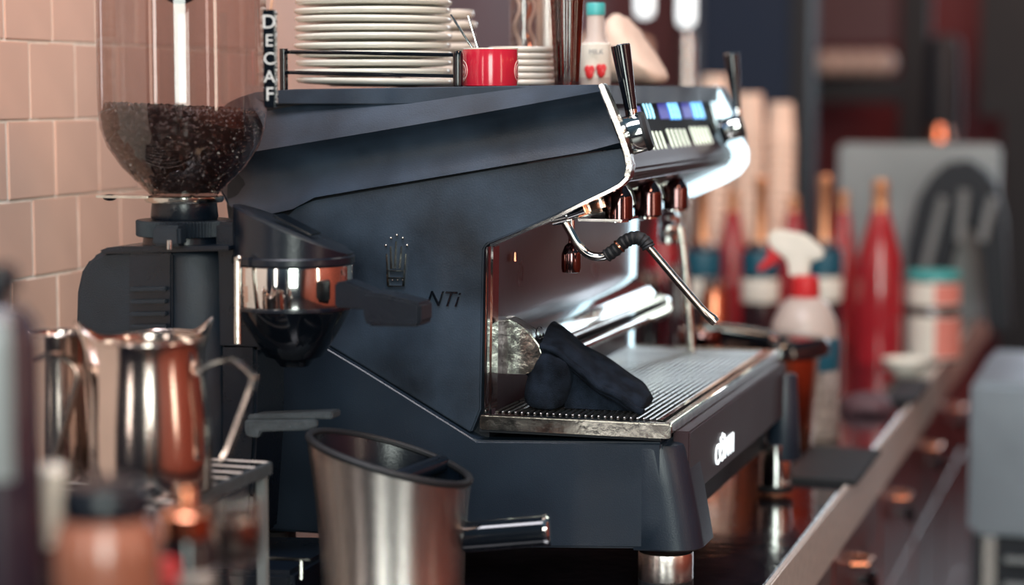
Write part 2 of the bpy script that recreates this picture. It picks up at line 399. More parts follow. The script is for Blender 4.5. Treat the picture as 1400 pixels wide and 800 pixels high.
# inner core
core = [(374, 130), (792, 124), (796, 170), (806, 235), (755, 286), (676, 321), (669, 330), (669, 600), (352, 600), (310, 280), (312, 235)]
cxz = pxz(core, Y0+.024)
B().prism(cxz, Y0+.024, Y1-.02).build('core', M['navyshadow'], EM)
XB = aty(672, 450, Y0+.025).x
# back splash panel (brushed, smoked)
zt_tray = aty(917, 579, Y0).z; XF = aty(917, 579, Y0).x
bpn = B().bx(XB-.002, XB+.003, Y0+.03, Y1-.012, zt_tray-.02, aty(672, 322, Y0+.03).z).build('splash_panel', M['innersteel'], EM); bpn['label'] = 'smoked steel splash panel'
B().tube([aty(704, 345, Y0+.1), aty(704, 357, Y0+.1)], [.0012, .0022], 8).build('screw', M['copper'], EM)
# underside steel plate of the head
ux = pxz([(672, 323), (757, 291), (842, 250)], Y0+.03)
band(B(), ux, .003, Y0+.03, Y1-.02).build('head_underside', M['innersteel'], EM)
# near trim
near = [(822, 115), (832, 139), (846, 174), (857, 206), (861, 226), (858, 243), (848, 253), (832, 262), (800, 277), (757, 298.5), (705, 321), (670, 336)]
npz = pxz(near, Y0)
band(B(), npz[:6], .0062, Y0-.004, Y0+.016).build('front_trim', M['wornchrome'], EM, bevel=.0012)['label'] = 'bright chrome trim along the front of the side'
band(B(), npz[5:], .0034, Y0-.001, Y0+.02).build('lower_trim', M['chrome'], EM, bevel=.0008)
v1 = pxz([(672.5, 338), (669.5, 560)], Y0)
band(B(), v1, .0028, Y0+.001, Y0+.024).build('upright_trim', M['chrome'], EM)
v2 = pxz([(664.5, 338), (661.5, 565)], Y0)
band(B(), v2, .0012, Y0+.003, Y0+.02).build('upright_trim', M['chrome'], EM)
# far side panel and lit trim
fl = [(320, 280), (372, 124), (818, 117), (846, 174), (857, 206), (861, 226), (858, 243), (848, 253), (832, 262), (800, 277), (757, 298), (670, 334), (661, 341), (657, 590), (350, 590)]
B().prism(pxz(fl, Y0), Y1-.008, Y1+.01).build('side_panel', M['panel'], EM, bevel=.001)
farp = [(969, 122), (985, 152), (1001, 190), (1011, 208), (1011, 220), (1003, 230), (988, 239), (940, 260)]
fz = pxz(farp, Y1-.02)
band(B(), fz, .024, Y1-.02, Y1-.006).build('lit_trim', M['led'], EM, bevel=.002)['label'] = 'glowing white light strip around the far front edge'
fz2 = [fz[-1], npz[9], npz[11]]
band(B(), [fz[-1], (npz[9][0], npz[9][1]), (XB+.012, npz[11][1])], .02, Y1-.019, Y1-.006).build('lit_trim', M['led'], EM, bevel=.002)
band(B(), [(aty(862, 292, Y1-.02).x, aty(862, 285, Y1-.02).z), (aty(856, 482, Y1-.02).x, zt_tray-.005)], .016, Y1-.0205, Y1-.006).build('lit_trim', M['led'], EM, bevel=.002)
# control panel
YC0 = Y0+.018; YC1 = Y1-.022
cps = [(900, 118), (955, 119), (968, 127), (986, 190), (997, 201), (1003, 212), (1000, 221), (988, 229), (950, 238), (900, 238)]
cpz = pxz(cps, YC1)
B().prism(cpz, YC0, YC1).build('control_panel', M['brown'], EM, bevel=.003)['label'] = 'bronze brown control panel'
P0 = aty(968, 127, YC1); Pb = aty(986, 190, YC1); fdir = (Pb-P0).normalized(); Nf = fdir.cross(Vector((0, 1, 0))).normalized()
if Nf.x < 0: Nf = -Nf
def onface(px, py): return atplane(px, py, P0, Nf)
def patch(b, pts, th=.0012, lift=.0):
    q = [onface(*p)+Nf*lift for p in pts]; n = len(q)
    return b.add(q+[p+Nf*th for p in q], [tuple(range(n))[::-1], tuple(range(n, 2*n))]+[(i, (i+1) % n, (i+1) % n+n, i+n) for i in range(n)])
fr = patch(B(), [(866, 129), (962, 127), (980, 183), (877, 219)], .0008).build('button_plate', M['matte'], EM)
for (xa, ya, xb, yb) in ((861, 146, 873, 160), (897, 142, 911, 163), (929, 141, 943, 162)):
    s_ = (yb-ya)*.26
    patch(B(), [(xa, ya), (xb, ya-.5), (xb+s_, yb-.5), (xa+s_, yb)], .0014).build('display', M['violet'], EM)['label'] = 'small violet display'
for (xa, ya, xb, yb, bgd) in ((875, 141, 889, 164, 0), (909, 140, 924, 164, 1), (941, 138.5, 957, 163, 1)):
    s_ = (yb-ya)*.27
    if bgd: patch(B(), [(xa, ya), (xb, ya-.5), (xb+s_, yb-.5), (xa+s_, yb)], .0014).build('display', M['blue'], EM)['label'] = 'bright blue display'
    for k in range(3):
        xx = xa+2+(xb-xa-3)*k/2.4
        bb = B()
        bb.tube(smoothpath([onface(xx, ya+1.5)+Nf*.002, onface(xx+s_*.62, (ya+yb)/2)+Nf*.002, onface(xx+s_, yb-1.5)+Nf*.002], 4), .0012, 8)
        bb.build('lit_bar', M['blueline'], EM)
for (xa, ya, xb, yb, n) in ((882, 179, 902, 210, 4), (908, 176, 934, 208, 5), (940, 173, 965, 205, 6)):
    s_ = (yb-ya)*.3
    for k in range(n):
        xx = xa+1.5+(xb-xa-3)*k/(n-1)
        B().tube(smoothpath([onface(xx, ya+1.5)+Nf*.0018, onface(xx+s_*.55, (ya+yb)/2)+Nf*.0018, onface(xx+s_, yb-1.5)+Nf*.0018], 4), .0016 if n < 5 else .0019, 8).build('button_bar', M['whitebar'], EM)
B().tube([onface(878, 214)+Nf*.002, onface(880, 222)+Nf*.002], .0022, 8).build('stop_pin', M['chrome'], EM)
# levers
def lever(kx, ky, Yk, r_px, hb, ht, wt, wb):
    c = aty(kx, ky, Yk); s = Yk/ray(kx, ky).y/F
    Nf = (globals()['Nf']+Vector((0, .16, 0))).normalized(); R = Nf.to_track_quat('Z', 'Y').to_matrix(); r = r_px*s
    k = B().lathe(c-Nf*r*.9, [(r*.8, 0), (r*.95, r*.1), (r, r*.3), (r, r*1.1), (r*.97, r*1.3)], 36, R).build('steam_knob', M['chrome'], EM); k['label'] = 'chrome steam lever hub'
    B().lathe(c-Nf*r*.9+Nf*r*1.3, [(r*1.02, 0), (r*1.02, r*.15), (r*.9, r*.32), (r*.2, r*.36)], 36, R).build('hub_cap', M['rubber'], k)
    B().lathe(c-Nf*r*1.25, [(r*1.08, 0), (r*1.08, r*.35), (r*.9, r*.4)], 36, R).build('hub_ring', M['gloss'], k)
    a = aty(*hb, Yk); t = aty(*ht, Yk); d = (t-a)
    B().tube([a-d*.12, a+d*.02, a+d*.09], [wb*s*.5, wb*s*.5, wb*s*.5], 20).build('lever_neck', M['chrome'], k)
    B().tube([a+d*.08, a+d*.3, a+d*.6, a+d*.95, a+d*.985], [wb*s*.5, wb*s*.56, (wb*.4+wt*.6)*s*.5, wt*s*.5, wt*s*.5], 28).build('lever_handle', M['gloss'], k)['label'] = 'tapered black lever handle'
    B().tube([a+d*.985, a+d*1.0], [wt*s*.5, wt*s*.46], 28).build('lever_cap', M['chrome'], k)
lever(869, 183, Y0+.048, 27, (864, 158), (848, 61), 27, 17)
lever(1005, 174, Y1-.05, 17, (1008, 155), (1000, 73), 21, 12)
B().bx(0, 0, 0, 0, 0, 0)
gp = patch(B(), [(968, 143), (973, 143), (982, 178), (977, 180)], .004).build('side_grip', M['wornchrome'], EM)
# group heads
for i, (gx, gy0, gy1, Yg, rr) in enumerate(((846, 258, 301, Y0+.09, 19), (886, 252, 296, Y0+.25, 19), (924, 247, 286, Y0+.42, 17))):
    c = aty(gx, gy1, Yg); s = Yg/ray(gx, gy1).y/F; h = (gy1-gy0)*s
    g = B().lathe(c, [(rr*s*.9, 0), (rr*s, .002), (rr*s, h*.72), (rr*s*.86, h*.86), (rr*s*.5, h+.004)], 36).build('group_head', M['darkchrome'], EM)
    g['label'] = 'dark chrome group head under the control panel'
    B().lathe(c+Vector((-.005, 0, -.002)), [(rr*s*1.02, 0), (rr*s*1.02, .0025)], 36).build('group_ring', M['chrome'], g)
    zz = c.z+h*.5
    B().box((c.x-.042, c.y, zz), (.06, .05, h*.8), Matrix.Rotation(-.25, 3, 'Y')).build('group_neck', M['wornchrome'], g, bevel=.005)
    B().ball((c.x-.012, c.y-.0, c.z+h*.9), .008, 14).build('group_bolt', M['chrome'], g)
g0 = aty(796, 300, Y0+.07); g1 = aty(856, 303, Y0+.07)
B().bx(g0.x, g1.x, Y0+.05, Y0+.13, g0.z-.001, g0.z+.002).build('group_shelf', M['chrome'], EM, bevel=.0005)
# near steam wand
YS = Y0+.035
sw = B()
sw.tube([aty(756, 300, YS), aty(776, 295, YS)], .0085, 20); sw.tube([aty(774, 295, YS), aty(800, 286, YS)], .0055, 16)
SJ = sw.build('steam_joint', M['chrome'], EM)
B().box(aty(797, 288, YS+.004), (.016, .014, .012), Matrix.Rotation(-.35, 3, 'Y')).build('valve_nut', M['copper'], EM, bevel=.002)
pth = smoothpath([aty(772, 303, YS), aty(779, 315, YS), aty(790, 334, YS), aty(805, 348, YS), aty(822, 351, YS), aty(836, 346, YS)], 6)
B().tube(pth, .0052, 16).build('steam_pipe', M['chrome'], EM)
sl = smoothpath([aty(829, 350, YS), aty(842, 341, YS), aty(855, 330, YS), aty(870, 325, YS), aty(882, 331, YS), aty(887, 339, YS)], 7)
rs = [.0078+.0006*math.sin(i*2.1) for i in range(len(sl))]
B().tube(sl, rs, 16).build('rubber_sleeve', M['rubber'], EM)['label'] = 'ribbed black rubber sleeve'
B().tube([sl[9]+Vector((0, -.0005, 0)), sl[10]], .0088, 16).build('sleeve_clip', M['copper'], EM)
e = [aty(882, 332, YS), aty(920, 377, YS), aty(958, 421, YS), aty(966, 430, YS), aty(975, 437, YS), aty(979, 441, YS)]
B().tube(e, [.0045, .0045, .0045, .0052, .006, .0052], 16).build('steam_wand', M['pitcher'], EM)['label'] = 'long straight steam wand with a flared tip'
# water spout
ws = turned(781, math.hypot(*aty(781, 350, Y0+.06).xy)*math.cos(math.atan2(-aty(781, 350, Y0+.06).x, aty(781, 350, Y0+.06).y)-YAW), [(4, 322), (4, 332), (9, 336), (13, 346), (13.5, 349), (13.5, 366), (12.5, 372), (8, 373)][::-1], 28)
ws.build('water_spout', M['darkchrome'], EM)['label'] = 'small bell-shaped chrome water spout'
xy, pr = px_prof(781, 2.33, [(6, 322), (6, 300)]); B().lathe(ws.v[0]*0+Vector((aty(781, 350, Y0+.06).x, Y0+.06, 0)), [(.004, aty(781, 325, Y0+.06).z), (.004, aty(781, 285, Y0+.06).z)], 14).build('spout_pipe', M['chrome'], EM)
# far steam wand
YF = Y1-.06
fj = B(); fj.lathe(aty(915, 333, YF), [(.014, 0), (.016, .008), (.016, .04), (.008, .05), (.006, .085)], 24)
fj.ball(aty(914, 312, YF-.01), .014, 16); fj.build('steam_joint', M['chrome'], EM)
B().tube(smoothpath([aty(916, 300, YF), aty(928, 310, YF), aty(933, 335, YF), aty(937, 370, YF), aty(941, 420, YF), aty(946, 487, YF)], 5), .0058, 14).build('steam_wand', M['wornchrome'], EM)['label'] = 'far steam wand hanging down to the drip tray'
# folding cup shelf
shp = [(674, 438), (695, 436), (708, 443), (724, 455), (737, 471), (741, 484), (736, 503), (718, 512), (674, 511)]
YA = Y0+.055
spz = pxz(shp, YA); spz = [(max(p[0], XB), p[1]) for p in spz]
cs = B().prism(spz, YA, YA+.03).build('cup_shelf_end', M['wornchrome'], EM, bevel=.0015)
sp2 = [(XB, spz[1][1]), spz[1], spz[3], spz[4], (spz[4][0]-.004, spz[5][1]), (spz[3][0]-.006, spz[5][1]-.002), (XB, spz[5][1]+.004)]
shf = B().prism(sp2, YA+.03, Y1-.04).build('cup_shelf', M['chrome'], EM, bevel=.002); shf['label'] = 'folding chrome cup shelf along the splash panel'
B().tube([Vector((spz[4][0]+.002, YA+.03, spz[5][1]-.014)), Vector((spz[4][0]+.002, Y1-.05, spz[5][1]-.014))], .0065, 14).build('shelf_rail', M['chrome'], EM)
B().box((spz[4][0]-.01, (YA+Y1)/2, spz[5][1]-.012), (.012, .52, .01)).build('shelf_slot', M['navyshadow'], EM)
B().lathe(Vector((spz[5][0]+.0, Y1-.05, spz[5][1]-.004)), [(.02, -.008), (.02, .008)], 24, Matrix.Rotation(math.pi/2, 3, 'X')).build('shelf_end_cap', M['chrome'], EM, bevel=.002)
rg = [aty(738+5*math.cos(a), 455+8*math.sin(a), YA+.004) for a in [2*math.pi*i/20 for i in range(19)]]
B().tube(rg, .0008, 6).build('ring', M['gloss'], EM)
# drip tray
zl = aty(917, 600, Y0).z
dt = B()
dt.bx(aty(657, 580, Y0).x, XF, Y0-.004, Y0+.006, zl, zt_tray); dt.bx(XF-.01, XF, Y0+.006, Y1, zl+.004, zt_tray)
dt.bx(XB+.003, XF-.01, Y1-.01, Y1, zl, zt_tray)
TR = dt.build('drip_tray', M['wornchrome'], EM, bevel=.0015); TR['label'] = 'scuffed chrome drip tray frame'
B().bx(aty(654, 590, Y0).x, XF-.012, Y0+.004, Y1-.012, zl-.004, zl+.004).build('tray_pan', M['navyshadow'], EM)
gx0 = XB+.006; gx1 = XF-.022; n = 26
bar = B().box((0, 0, 0), (.0036, Y1-Y0-.05, .003)); b0 = None
for i in range(n):
    x = gx0+(gx1-gx0)*i/(n-1)
    if b0 is None:
        b0 = bar.build('grate_bar', M['grate'], TR, bevel=.001, bseg=1)
        for vv in b0.data.vertices: vv.co += wpos(TR)
        o = b0
    else: o = b0.copy(); COL.objects.link(o)
    o.parent = TR; o.location = Vector((x, (Y0+Y1)/2, zt_tray-.001))-wpos(TR)
gr = B()
for yy in (Y0+.018, Y0+.2, Y0+.36, Y0+.52, Y1-.022): gr.bx(gx0-.002, gx1+.002, yy-.002, yy+.002, zt_tray-.006, zt_tray-.0015)
gr.bx(gx1+.003, gx1+.009, Y0+.016, Y1-.02, zt_tray-.004, zt_tray+.001)
gr.build('grate_frame', M['chrome'], TR)
# base
bs = [(644, 597), (652, 602), (905, 605), (905, 751), (700, 749), (345, 724), (335, 430), (350, 417), (440, 471), (500, 507)]
B().prism(pxz(bs, Y0), Y0, Y0+.03).build('base_side', M['base'], EM, bevel=.003, bseg=3)
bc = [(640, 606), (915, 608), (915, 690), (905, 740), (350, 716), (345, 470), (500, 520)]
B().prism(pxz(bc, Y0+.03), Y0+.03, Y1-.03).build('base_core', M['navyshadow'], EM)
XFP = aty(946, 600, Y0+.04).x
fpz = (aty(948, 595, Y0+.04).z, aty(957, 678, Y0+.05).z)
FPN = B().bx(XFP-.02, XFP, Y0+.03, Y1-.03, fpz[1], zl+.004).build('front_panel', M['brown'], EM, bevel=.002)
def leg(px, H, prof, name, m):
    return turned(px, H, prof, 44).build(name, m, EM, smooth=40)
def Hof(px, py, Y): p = aty(px, py, Y); return -sy*p.x+cy_*p.y
Hn = Hof(905, 680, Y0+.035)
rows = []; xs_ = aty(866, 680, Y0).x
for (pxr, pyr, ins) in ((960, 751, .003), (962, 748, 0), (955, 705, 0), (948, 665, 0), (937, 612, 0), (936, 607, .001), (933, 604.5, .004)):
    q = aty(pxr, pyr, Y0+.03); xr_ = q.x-ins; rr_ = .034; r = [Vector((xs_, Y0+.0015, q.z)), Vector((xs_+.012, Y0-.0004+ins, q.z))]
    for k in range(9):
        a_ = -math.pi/2+math.pi/2*k/8; r.append(Vector((xr_-rr_+rr_*math.cos(a_), Y0-.0004+ins+rr_+rr_*math.sin(a_), q.z)))
    r += [Vector((xr_, Y0+.085, q.z)), Vector((xs_, Y0+.085, q.z))]; rows.append(r)
B().grid(rows, True, True).build('front_leg', M['base'], EM, smooth=40)
leg(910, Hn, [(37, 791), (38, 788), (38, 757), (37, 753)], 'chrome_foot', M['brushed'])['label'] = 'polished steel foot'
leg(910, Hn, [(36, 824), (38, 820), (38, 791)], 'rubber_foot', M['rubber'])
Hf = Hof(1070, 570, Y1-.03)
leg(1071, Hf, [(22, 627), (23.5, 624), (17, 514), (15, 511)], 'front_leg', M['base'])
leg(1060, Hf, [(22, 663), (22.5, 660), (22.5, 606), (20, 604)], 'chrome_foot', M['chrome'])
leg(1060, Hf, [(22, 671), (24, 668), (24, 663)], 'rubber_foot', M['rubber'])
Hr = Hof(400, 700, Y0+.05)
leg(372, Hr, [(30, 783), (33, 780), (33, 722), (30, 720)], 'rear_foot', M['rubber'])
leg(560, Hof(560, 700, Y1-.06), [(20, 668), (24, 660), (24, 620), (20, 618)], 'rear_foot', M['rubber'])
# lit front logo: crown of dots over lettering
xl = XFP+.0012
la = atx(977, 641, xl)
text('front_lettering', 'CONTI', .036, (xl, la.y+.004, la.z+.002), (0, 1, 0), (0, 0, 1), M['litlogo'], FPN, .0008)
lc = B()
for dy, dz in ((-.02, 0), (-.01, .006), (0, .009), (.01, .006), (.02, 0)):
    q = atx(988, 606, xl); lc.ball((xl, q.y+dy*1.1, q.z+dz*1.1), .0038, 10, (.3, 1, 1))
    lc.box((xl, q.y+dy*.9, q.z-.006+dz*.5), (.0014, .003, .01))
lc.build('front_crown', M['litlogo'], FPN)
# crown emblem and lettering on the side
YE = YP-.0006
cr = B()
def strip(b, a, c, w, Y=YE, th=.0016):
    A = aty(*a, Y); C_ = aty(*c, Y); t = (C_-A).normalized(); nn = Vector((-t.z, 0, t.x)); s = w/1180/2
    q = [A+nn*s, C_+nn*s*.6, C_-nn*s*.6, A-nn*s]
    return b.add(q+[p+Vector((0, -th, 0)) for p in q], [(0, 1, 2, 3), (7, 6, 5, 4), (0, 4, 5, 1), (1, 5, 6, 2), (2, 6, 7, 3), (3, 7, 4, 0)])
for a, c in (((531, 391), (529, 347)), ((535.5, 367), (534.5, 337)), ((540.5, 367), (542, 330)), ((547, 367), (549.5, 337)), ((552, 391), (555.5, 347))): strip(cr, a, c, 3.4)
strip(cr, (532, 380), (552, 380), 2); strip(cr, (532, 370), (552, 370), 1.5); strip(cr, (531, 391), (552, 391), 1.5)
for a in ((527.5, 335.5), (534.5, 325.5), (542.5, 321.5), (550.5, 325.5), (556.5, 335.5)): cr.ball(aty(*a, YE-.001), .0016, 10)
for a in ((537, 383), (544, 383), (551, 383)): cr.ball(aty(*a, YE-.001), .0011, 8)
cr.build('crown_emblem', M['wornchrome'], EM)['label'] = 'small raised metal crown emblem'
q = aty(624, 419, YE)
text('side_lettering', 'NTi', .0255, (q.x+.002, YE, q.z), (1, 0, 0), (0, 0, 1), M['gloss'], EM, .0012, .35, align='RIGHT')
# cup rail
YR = Y0+.03
rl = []
A1 = aty(385, 71, YR); A2 = aty(620, 75, YR); A3 = aty(385, 99, YR); A4 = aty(620, 104, YR)
CR = B().tube([A1+Vector((0, .3, 0)), A1+Vector((0, .02, 0)), A1+Vector((.012, 0, 0)), A2], .0022, 10).build('cup_rail', M['gloss'], EM); CR['label'] = 'black wire rail holding in the plates'
B().tube([A3+Vector((0, .3, 0)), A3+Vector((0, .02, 0)), A3+Vector((.012, 0, 0)), A4], .0022, 10).build('cup_rail', M['gloss'], EM)
B().lathe((aty(626, 100, YR).x, YR, 0), [(.0058, topz), (.006, topz+.002), (.006, aty(626, 74, YR).z), (.0045, aty(626, 70, YR).z), (.001, aty(626, 69, YR).z)], 20).build('rail_post', M['gloss'], EM)
B().lathe((A1.x-.008, YR+.024, 0), [(.005, topz-.004), (.005, aty(385, 66, YR).z)], 16).build('rail_post', M['gloss'], EM)
# ================================================================== THINGS ON THE MACHINE
YPl = Y0+.155
pc = aty(511, 114, YPl); sR = YPl/ray(511, 114).y/F; Rp = 107*sR
zt = topz+.0005
def plate_prof(R, h): return [(R*.5, 0), (R*.54, 0), (R*.62, h*.12), (R*.86, h*.2), (R*.965, h*.3), (R*.993, h*.45), (R, h*.62), (R*.993, h*.78), (R*.97, h*.84), (R*.9, h*.8), (R*.6, h*.4), (R*.5, h*.35), (0.0001, h*.35)]
ords = ['lowest plate of the tall white stack, its front edge dipping', 'second plate from the bottom of the tall white stack', 'third plate from the bottom of the tall white stack', 'fourth plate from the bottom of the tall white stack, level with the upper rail', 'fifth plate from the bottom of the tall white stack, just above the rail', 'sixth plate from the bottom of the tall white stack', 'seventh plate from the bottom of the tall white stack', 'eighth plate from the bottom of the tall white stack', 'ninth plate from the bottom of the tall white stack', 'topmost plate in view of the tall white stack, cut by the photo edge', 'hidden top plate of the tall white stack, above the photo edge']
P = None
for i in range(10):
    if P is None: P = B().lathe((pc.x, pc.y, zt), plate_prof(Rp, .0125), 72).build('plate', M['white'], smooth=50); o = P
    else: o = P.copy(); COL.objects.link(o)
    o.location = (pc.x+random.uniform(-.0018, .0018), pc.y+random.uniform(-.001, .001), zt+i*.01065+(.0 if i == 0 else .0012))
    o.rotation_euler = (random.uniform(-.006, .006), random.uniform(-.006, .006) if i else .012, random.uniform(0, 6))
    tag(o, ords[i], 'plate', 'white plates in the tall stack on the machine')
# second stack behind: plates higher
YB = Y0+.38
q = aty(600, 114, YB); s2 = YB/ray(600, 114).y/F; R2 = 50*s2; Pb_ = None
onm = ['bottom', 'second', 'third', 'fourth', 'fifth', 'sixth', 'seventh', 'top']
for i in range(7):
    if Pb_ is None: Pb_ = B().lathe((q.x, q.y, zt), plate_prof(R2, .0165), 56).build('saucer', M['cream'], smooth=50); o = Pb_
    else: o = Pb_.copy(); COL.objects.link(o)
    o.location = (q.x+random.uniform(-.003, .003), q.y, zt+i*.0148); o.rotation_euler = (0, random.uniform(-.01, .01), 0)
    tag(o, ('lowest' if i == 0 else 'topmost' if i == 6 else onm[i]+' from the bottom')+' cream saucer in the stack half hidden behind the tall plates', 'saucer', 'cream saucers behind the tall plate stack')
# third stack behind red cup
YB = Y0+.26
q = aty(712, 114, YB); s2 = YB/ray(712, 114).y/F; R2 = 45*s2; Pb_ = None
for i in range(6):
    if Pb_ is None: Pb_ = B().lathe((q.x, q.y, zt), plate_prof(R2, .0108), 56).build('saucer', M['cream'], smooth=50); o = Pb_
    else: o = Pb_.copy(); COL.objects.link(o)
    o.location = (q.x+random.uniform(-.001, .001), q.y, zt+i*.0083)
    tag(o, ('lowest' if i == 0 else 'topmost' if i == 5 else onm[i]+' from the bottom')+' pale saucer in the low stack right of the red cup', 'saucer', 'pale saucers right of the red cup')
# red cup
YU = Y0+.06
q = aty(670, 115.5, YU); s = YU/ray(670, 115).y/F
cup = thing('espresso_cup', (q.x, q.y, zt), 'small bright red espresso cup standing on the machine holding two spoons', 'cup')
hh = 51*s; r = 38*s
B().lathe((q.x, q.y, zt), [(r*.9, 0), (r*.98, .001), (r*1., hh*.3), (r, hh-.0008), (r*.985, hh), (r*.96, hh-.0008), (r*.93, hh*.3), (r*.85, .003), (.0001, .003)], 56).build('cup_body', M['red'], cup, smooth=50)
B().lathe((q.x, q.y, zt+hh-.0006), [(r*1.003, 0), (r*1.003, .0016), (r*.95, .0016), (r*.95, 0)], 56, closed=True).build('rim', M['cream'], cup)['label'] = 'thin pale worn rim'
for sgn in (-1, 1):
    bb = B()
    for rad in (.0122, .0085):
        ring = []
        for k in range(25):
            a = 2*math.pi*k/24; th = math.radians(-90+17.4+sgn*(74 if sgn < 0 else 82))+rad*math.cos(a)/r*1.0
            ring.append(Vector((q.x+(r+.0003)*math.cos(th), q.y+(r+.0003)*math.sin(th), zt+hh*.42+rad*math.sin(a)*(1.0 if rad > .01 else .9))))
        bb.tube(ring, .0004, 6)
    bb.build('emblem', M['redprint'], cup)['label'] = 'round pale line emblem'
for i, (a, c) in enumerate((((646, 66), (616, 20)), ((653, 66), (640, 22)))):
    Ysp = YU+.005+.012*i
    sb = B(); pa = aty(*a, Ysp); pb = aty(*c, Ysp); d = pb-pa
    sb.tube([pa-d*.35, pa, pb-d*.2, pb], [.0012, .0013, .0016, .0011], 10)
    tag(sb.build('spoon', M['chrome']), ('steel spoon handle leaning left out of the red cup', 'darker steel spoon handle standing steeper in the red cup')[i], 'spoon', 'spoons in the red cup')
# glasses and shaker
def glassware(name, px, Y, prof, m, label, cat, ribs=0, closed=False, parent=None, seg=48):
    p = aty(px, prof[0][1], Y); H = -sy*p.x+cy_*p.y
    xy, pr = px_prof(px, H, prof); return xy, pr
def put(name, px, Y, prof, m, label, cat, group=None, seg=40, smooth=40, ground=None):
    xy, pr = glassware(name, px, Y, prof, m, label, cat)
    if ground is not None: pr = [(pr[0][0], ground)]+pr[1:]
    b = B().lathe(xy, pr, seg); return tag(b.build(name, m, smooth=smooth), label, cat, group), xy, pr
put('glass_tumbler', 716, Y0+.42, [(17, 116), (18, 110), (20, -60)], M['lidglass'], 'clear glass with twisted straws standing behind the red cup', 'glass', ground=zt)
q = aty(716, 100, Y0+.42)
for i, dx in enumerate((-.008, .004, .013)):
    tw = B(); L = []; 
    for k in range(60):
        a = k*.35; L.append(Vector((q.x+dx+.0035*math.cos(a), q.y+.0035*math.sin(a)+(.004 if i == 1 else -.003), zt+.004+k*.0028)))
    tw.tube(L, .0022, 8)
    tag(tw.build('twisted_straw', M['paper' if i != 1 else 'copper']), ('leftmost cream twisted straw in the clear glass behind the red cup', 'thin copper twisted straw in the middle of the clear glass', 'rightmost cream twisted straw in the clear glass, next to the steel shaker')[i], 'straw', 'straws in the clear glass')
put('cocktail_shaker', 750, Y0+.36, [(13, 116), (14, 112), (16, 62), (18, -60)], M['brushed'], 'bright steel shaker tin behind the pale saucers', 'shaker', ground=zt)
# fluted amber tumblers (stacked)
YG = Y0+.2
p = aty(775, 115, YG); H = -sy*p.x+cy_*p.y; xy, pr = px_prof(775, H, [(14.5, 115.5), (16, 112), (25, -60)])
def fluted(xy, pr, n=12, amp=.07, seg=96):
    rows = []
    (r0, z0_), (r1, z1_) = pr[1], pr[2]
    for k in range(12):
        t = k/11; rr = r0+(r1-r0)*t
        rows.append([xy+Vector(((rr*(1+amp*abs(math.cos(n*a/2))))*math.cos(a), (rr*(1+amp*abs(math.cos(n*a/2))))*math.sin(a), z0_+(z1_-z0_)*t)) for a in [2*math.pi*j/seg for j in range(seg)]])
    return rows
am = thing('amber_tumbler', (xy.x, xy.y, zt), 'tall fluted reddish amber glass flaring upward beside the bottle with the teal cap', 'glass')
pr[1] = (pr[1][0], zt+.001)
B().grid(fluted(xy, pr), False, True).build('tumbler_body', M['amber'], am, smooth=60)
inner = [(a*.8, b_) for a, b_ in pr]
B().grid(fluted(xy, inner, 10, .1), False, True).build('inner_glass', M['amber'], am, smooth=60)
B().lathe(xy+Vector((0, 0, zt)), [(.0125, 0), (.0125, .006), (.004, .009)], 32).build('foot', M['copper'], am)
# small bottle with teal cap
YT = Y0+.33
p = aty(814, 112, YT); H = -sy*p.x+cy_*p.y; xy, pr = px_prof(814, H, [(20, 112), (21, 108), (21, 70), (19, 62), (12.5, 50), (12, 20)])
bt = thing('milk_bottle', (xy.x, xy.y, zt), 'small glass bottle with a teal cap and red heart shapes on its white label', 'bottle')
pr[0] = (pr[0][0], zt)
B().lathe(xy, pr, 36).build('bottle_body', M['clearplastic'], bt, smooth=50)
xy2, p2 = px_prof(814, H, [(12.8, 21), (13.2, 19), (13.2, 6), (12, 4)]); B().lathe(xy, p2, 32).build('cap', M['teal'], bt)['label'] = 'teal screw cap'
xy2, p2 = px_prof(814, H, [(21.2, 106), (21.5, 105), (21.5, 60.5), (19.5, 59)]); lb = B().lathe(xy, p2, 36).build('label', M['paperwhite'], bt); lb['label'] = 'white paper label'
for i, (hx, hy) in enumerate(((806, 98), (822, 96))):
    hb = B(); 
    for dx in (-3, 3): hb.ball(aty(hx+dx, hy-3, YT-.0215), .0042, 12, (1, .35, 1.3))
    hb.ball(aty(hx, hy+2, YT-.0215), .0058, 12, (1, .35, 1.35)); hb.build('heart_print', M['redplastic'], bt)
text('label_print', 'MILK', .009, aty(805, 74, YT-.024), (1, 0, 0), (0, 0, 1), M['greyboard'], bt, .0003)
# beige bags behind the lever
def blob(name, pts_px, Y, dy, m, label, cat, amp=.006, n=22, kind=None):
    """rounded lump: outline in the photo at distance Y, real thickness dy"""
    P = [aty(a, b_, Y) for a, b_ in pts_px]
    P = smoothpath(P+[P[0]], 5)[:-1]
    c = sum(P, Vector())/len(P); rows = []
    for k in range(n+1):
        a = math.pi*k/n; s = max(.02, math.sin(a)**.6); yy = -math.cos(a)*dy/2
        rows.append([c+(p-c)*s+Vector((0, yy, 0))+Vector((random.uniform(-1, 1), random.uniform(-1, 1), random.uniform(-1, 1)))*amp*.3*s for p in P])
    b = B().grid(rows, True, True); zmin = min(v.z for v in b.v)
    return tag(b.build(name, m, smooth=60), label, cat)
blob('paper_bag', [(828, 114), (826, 60), (834, 26), (852, 22), (876, 50), (898, 84), (906, 114)], Y0+.56, .12, M['paper'], 'crumpled beige paper bag behind the near steam lever', 'bag')
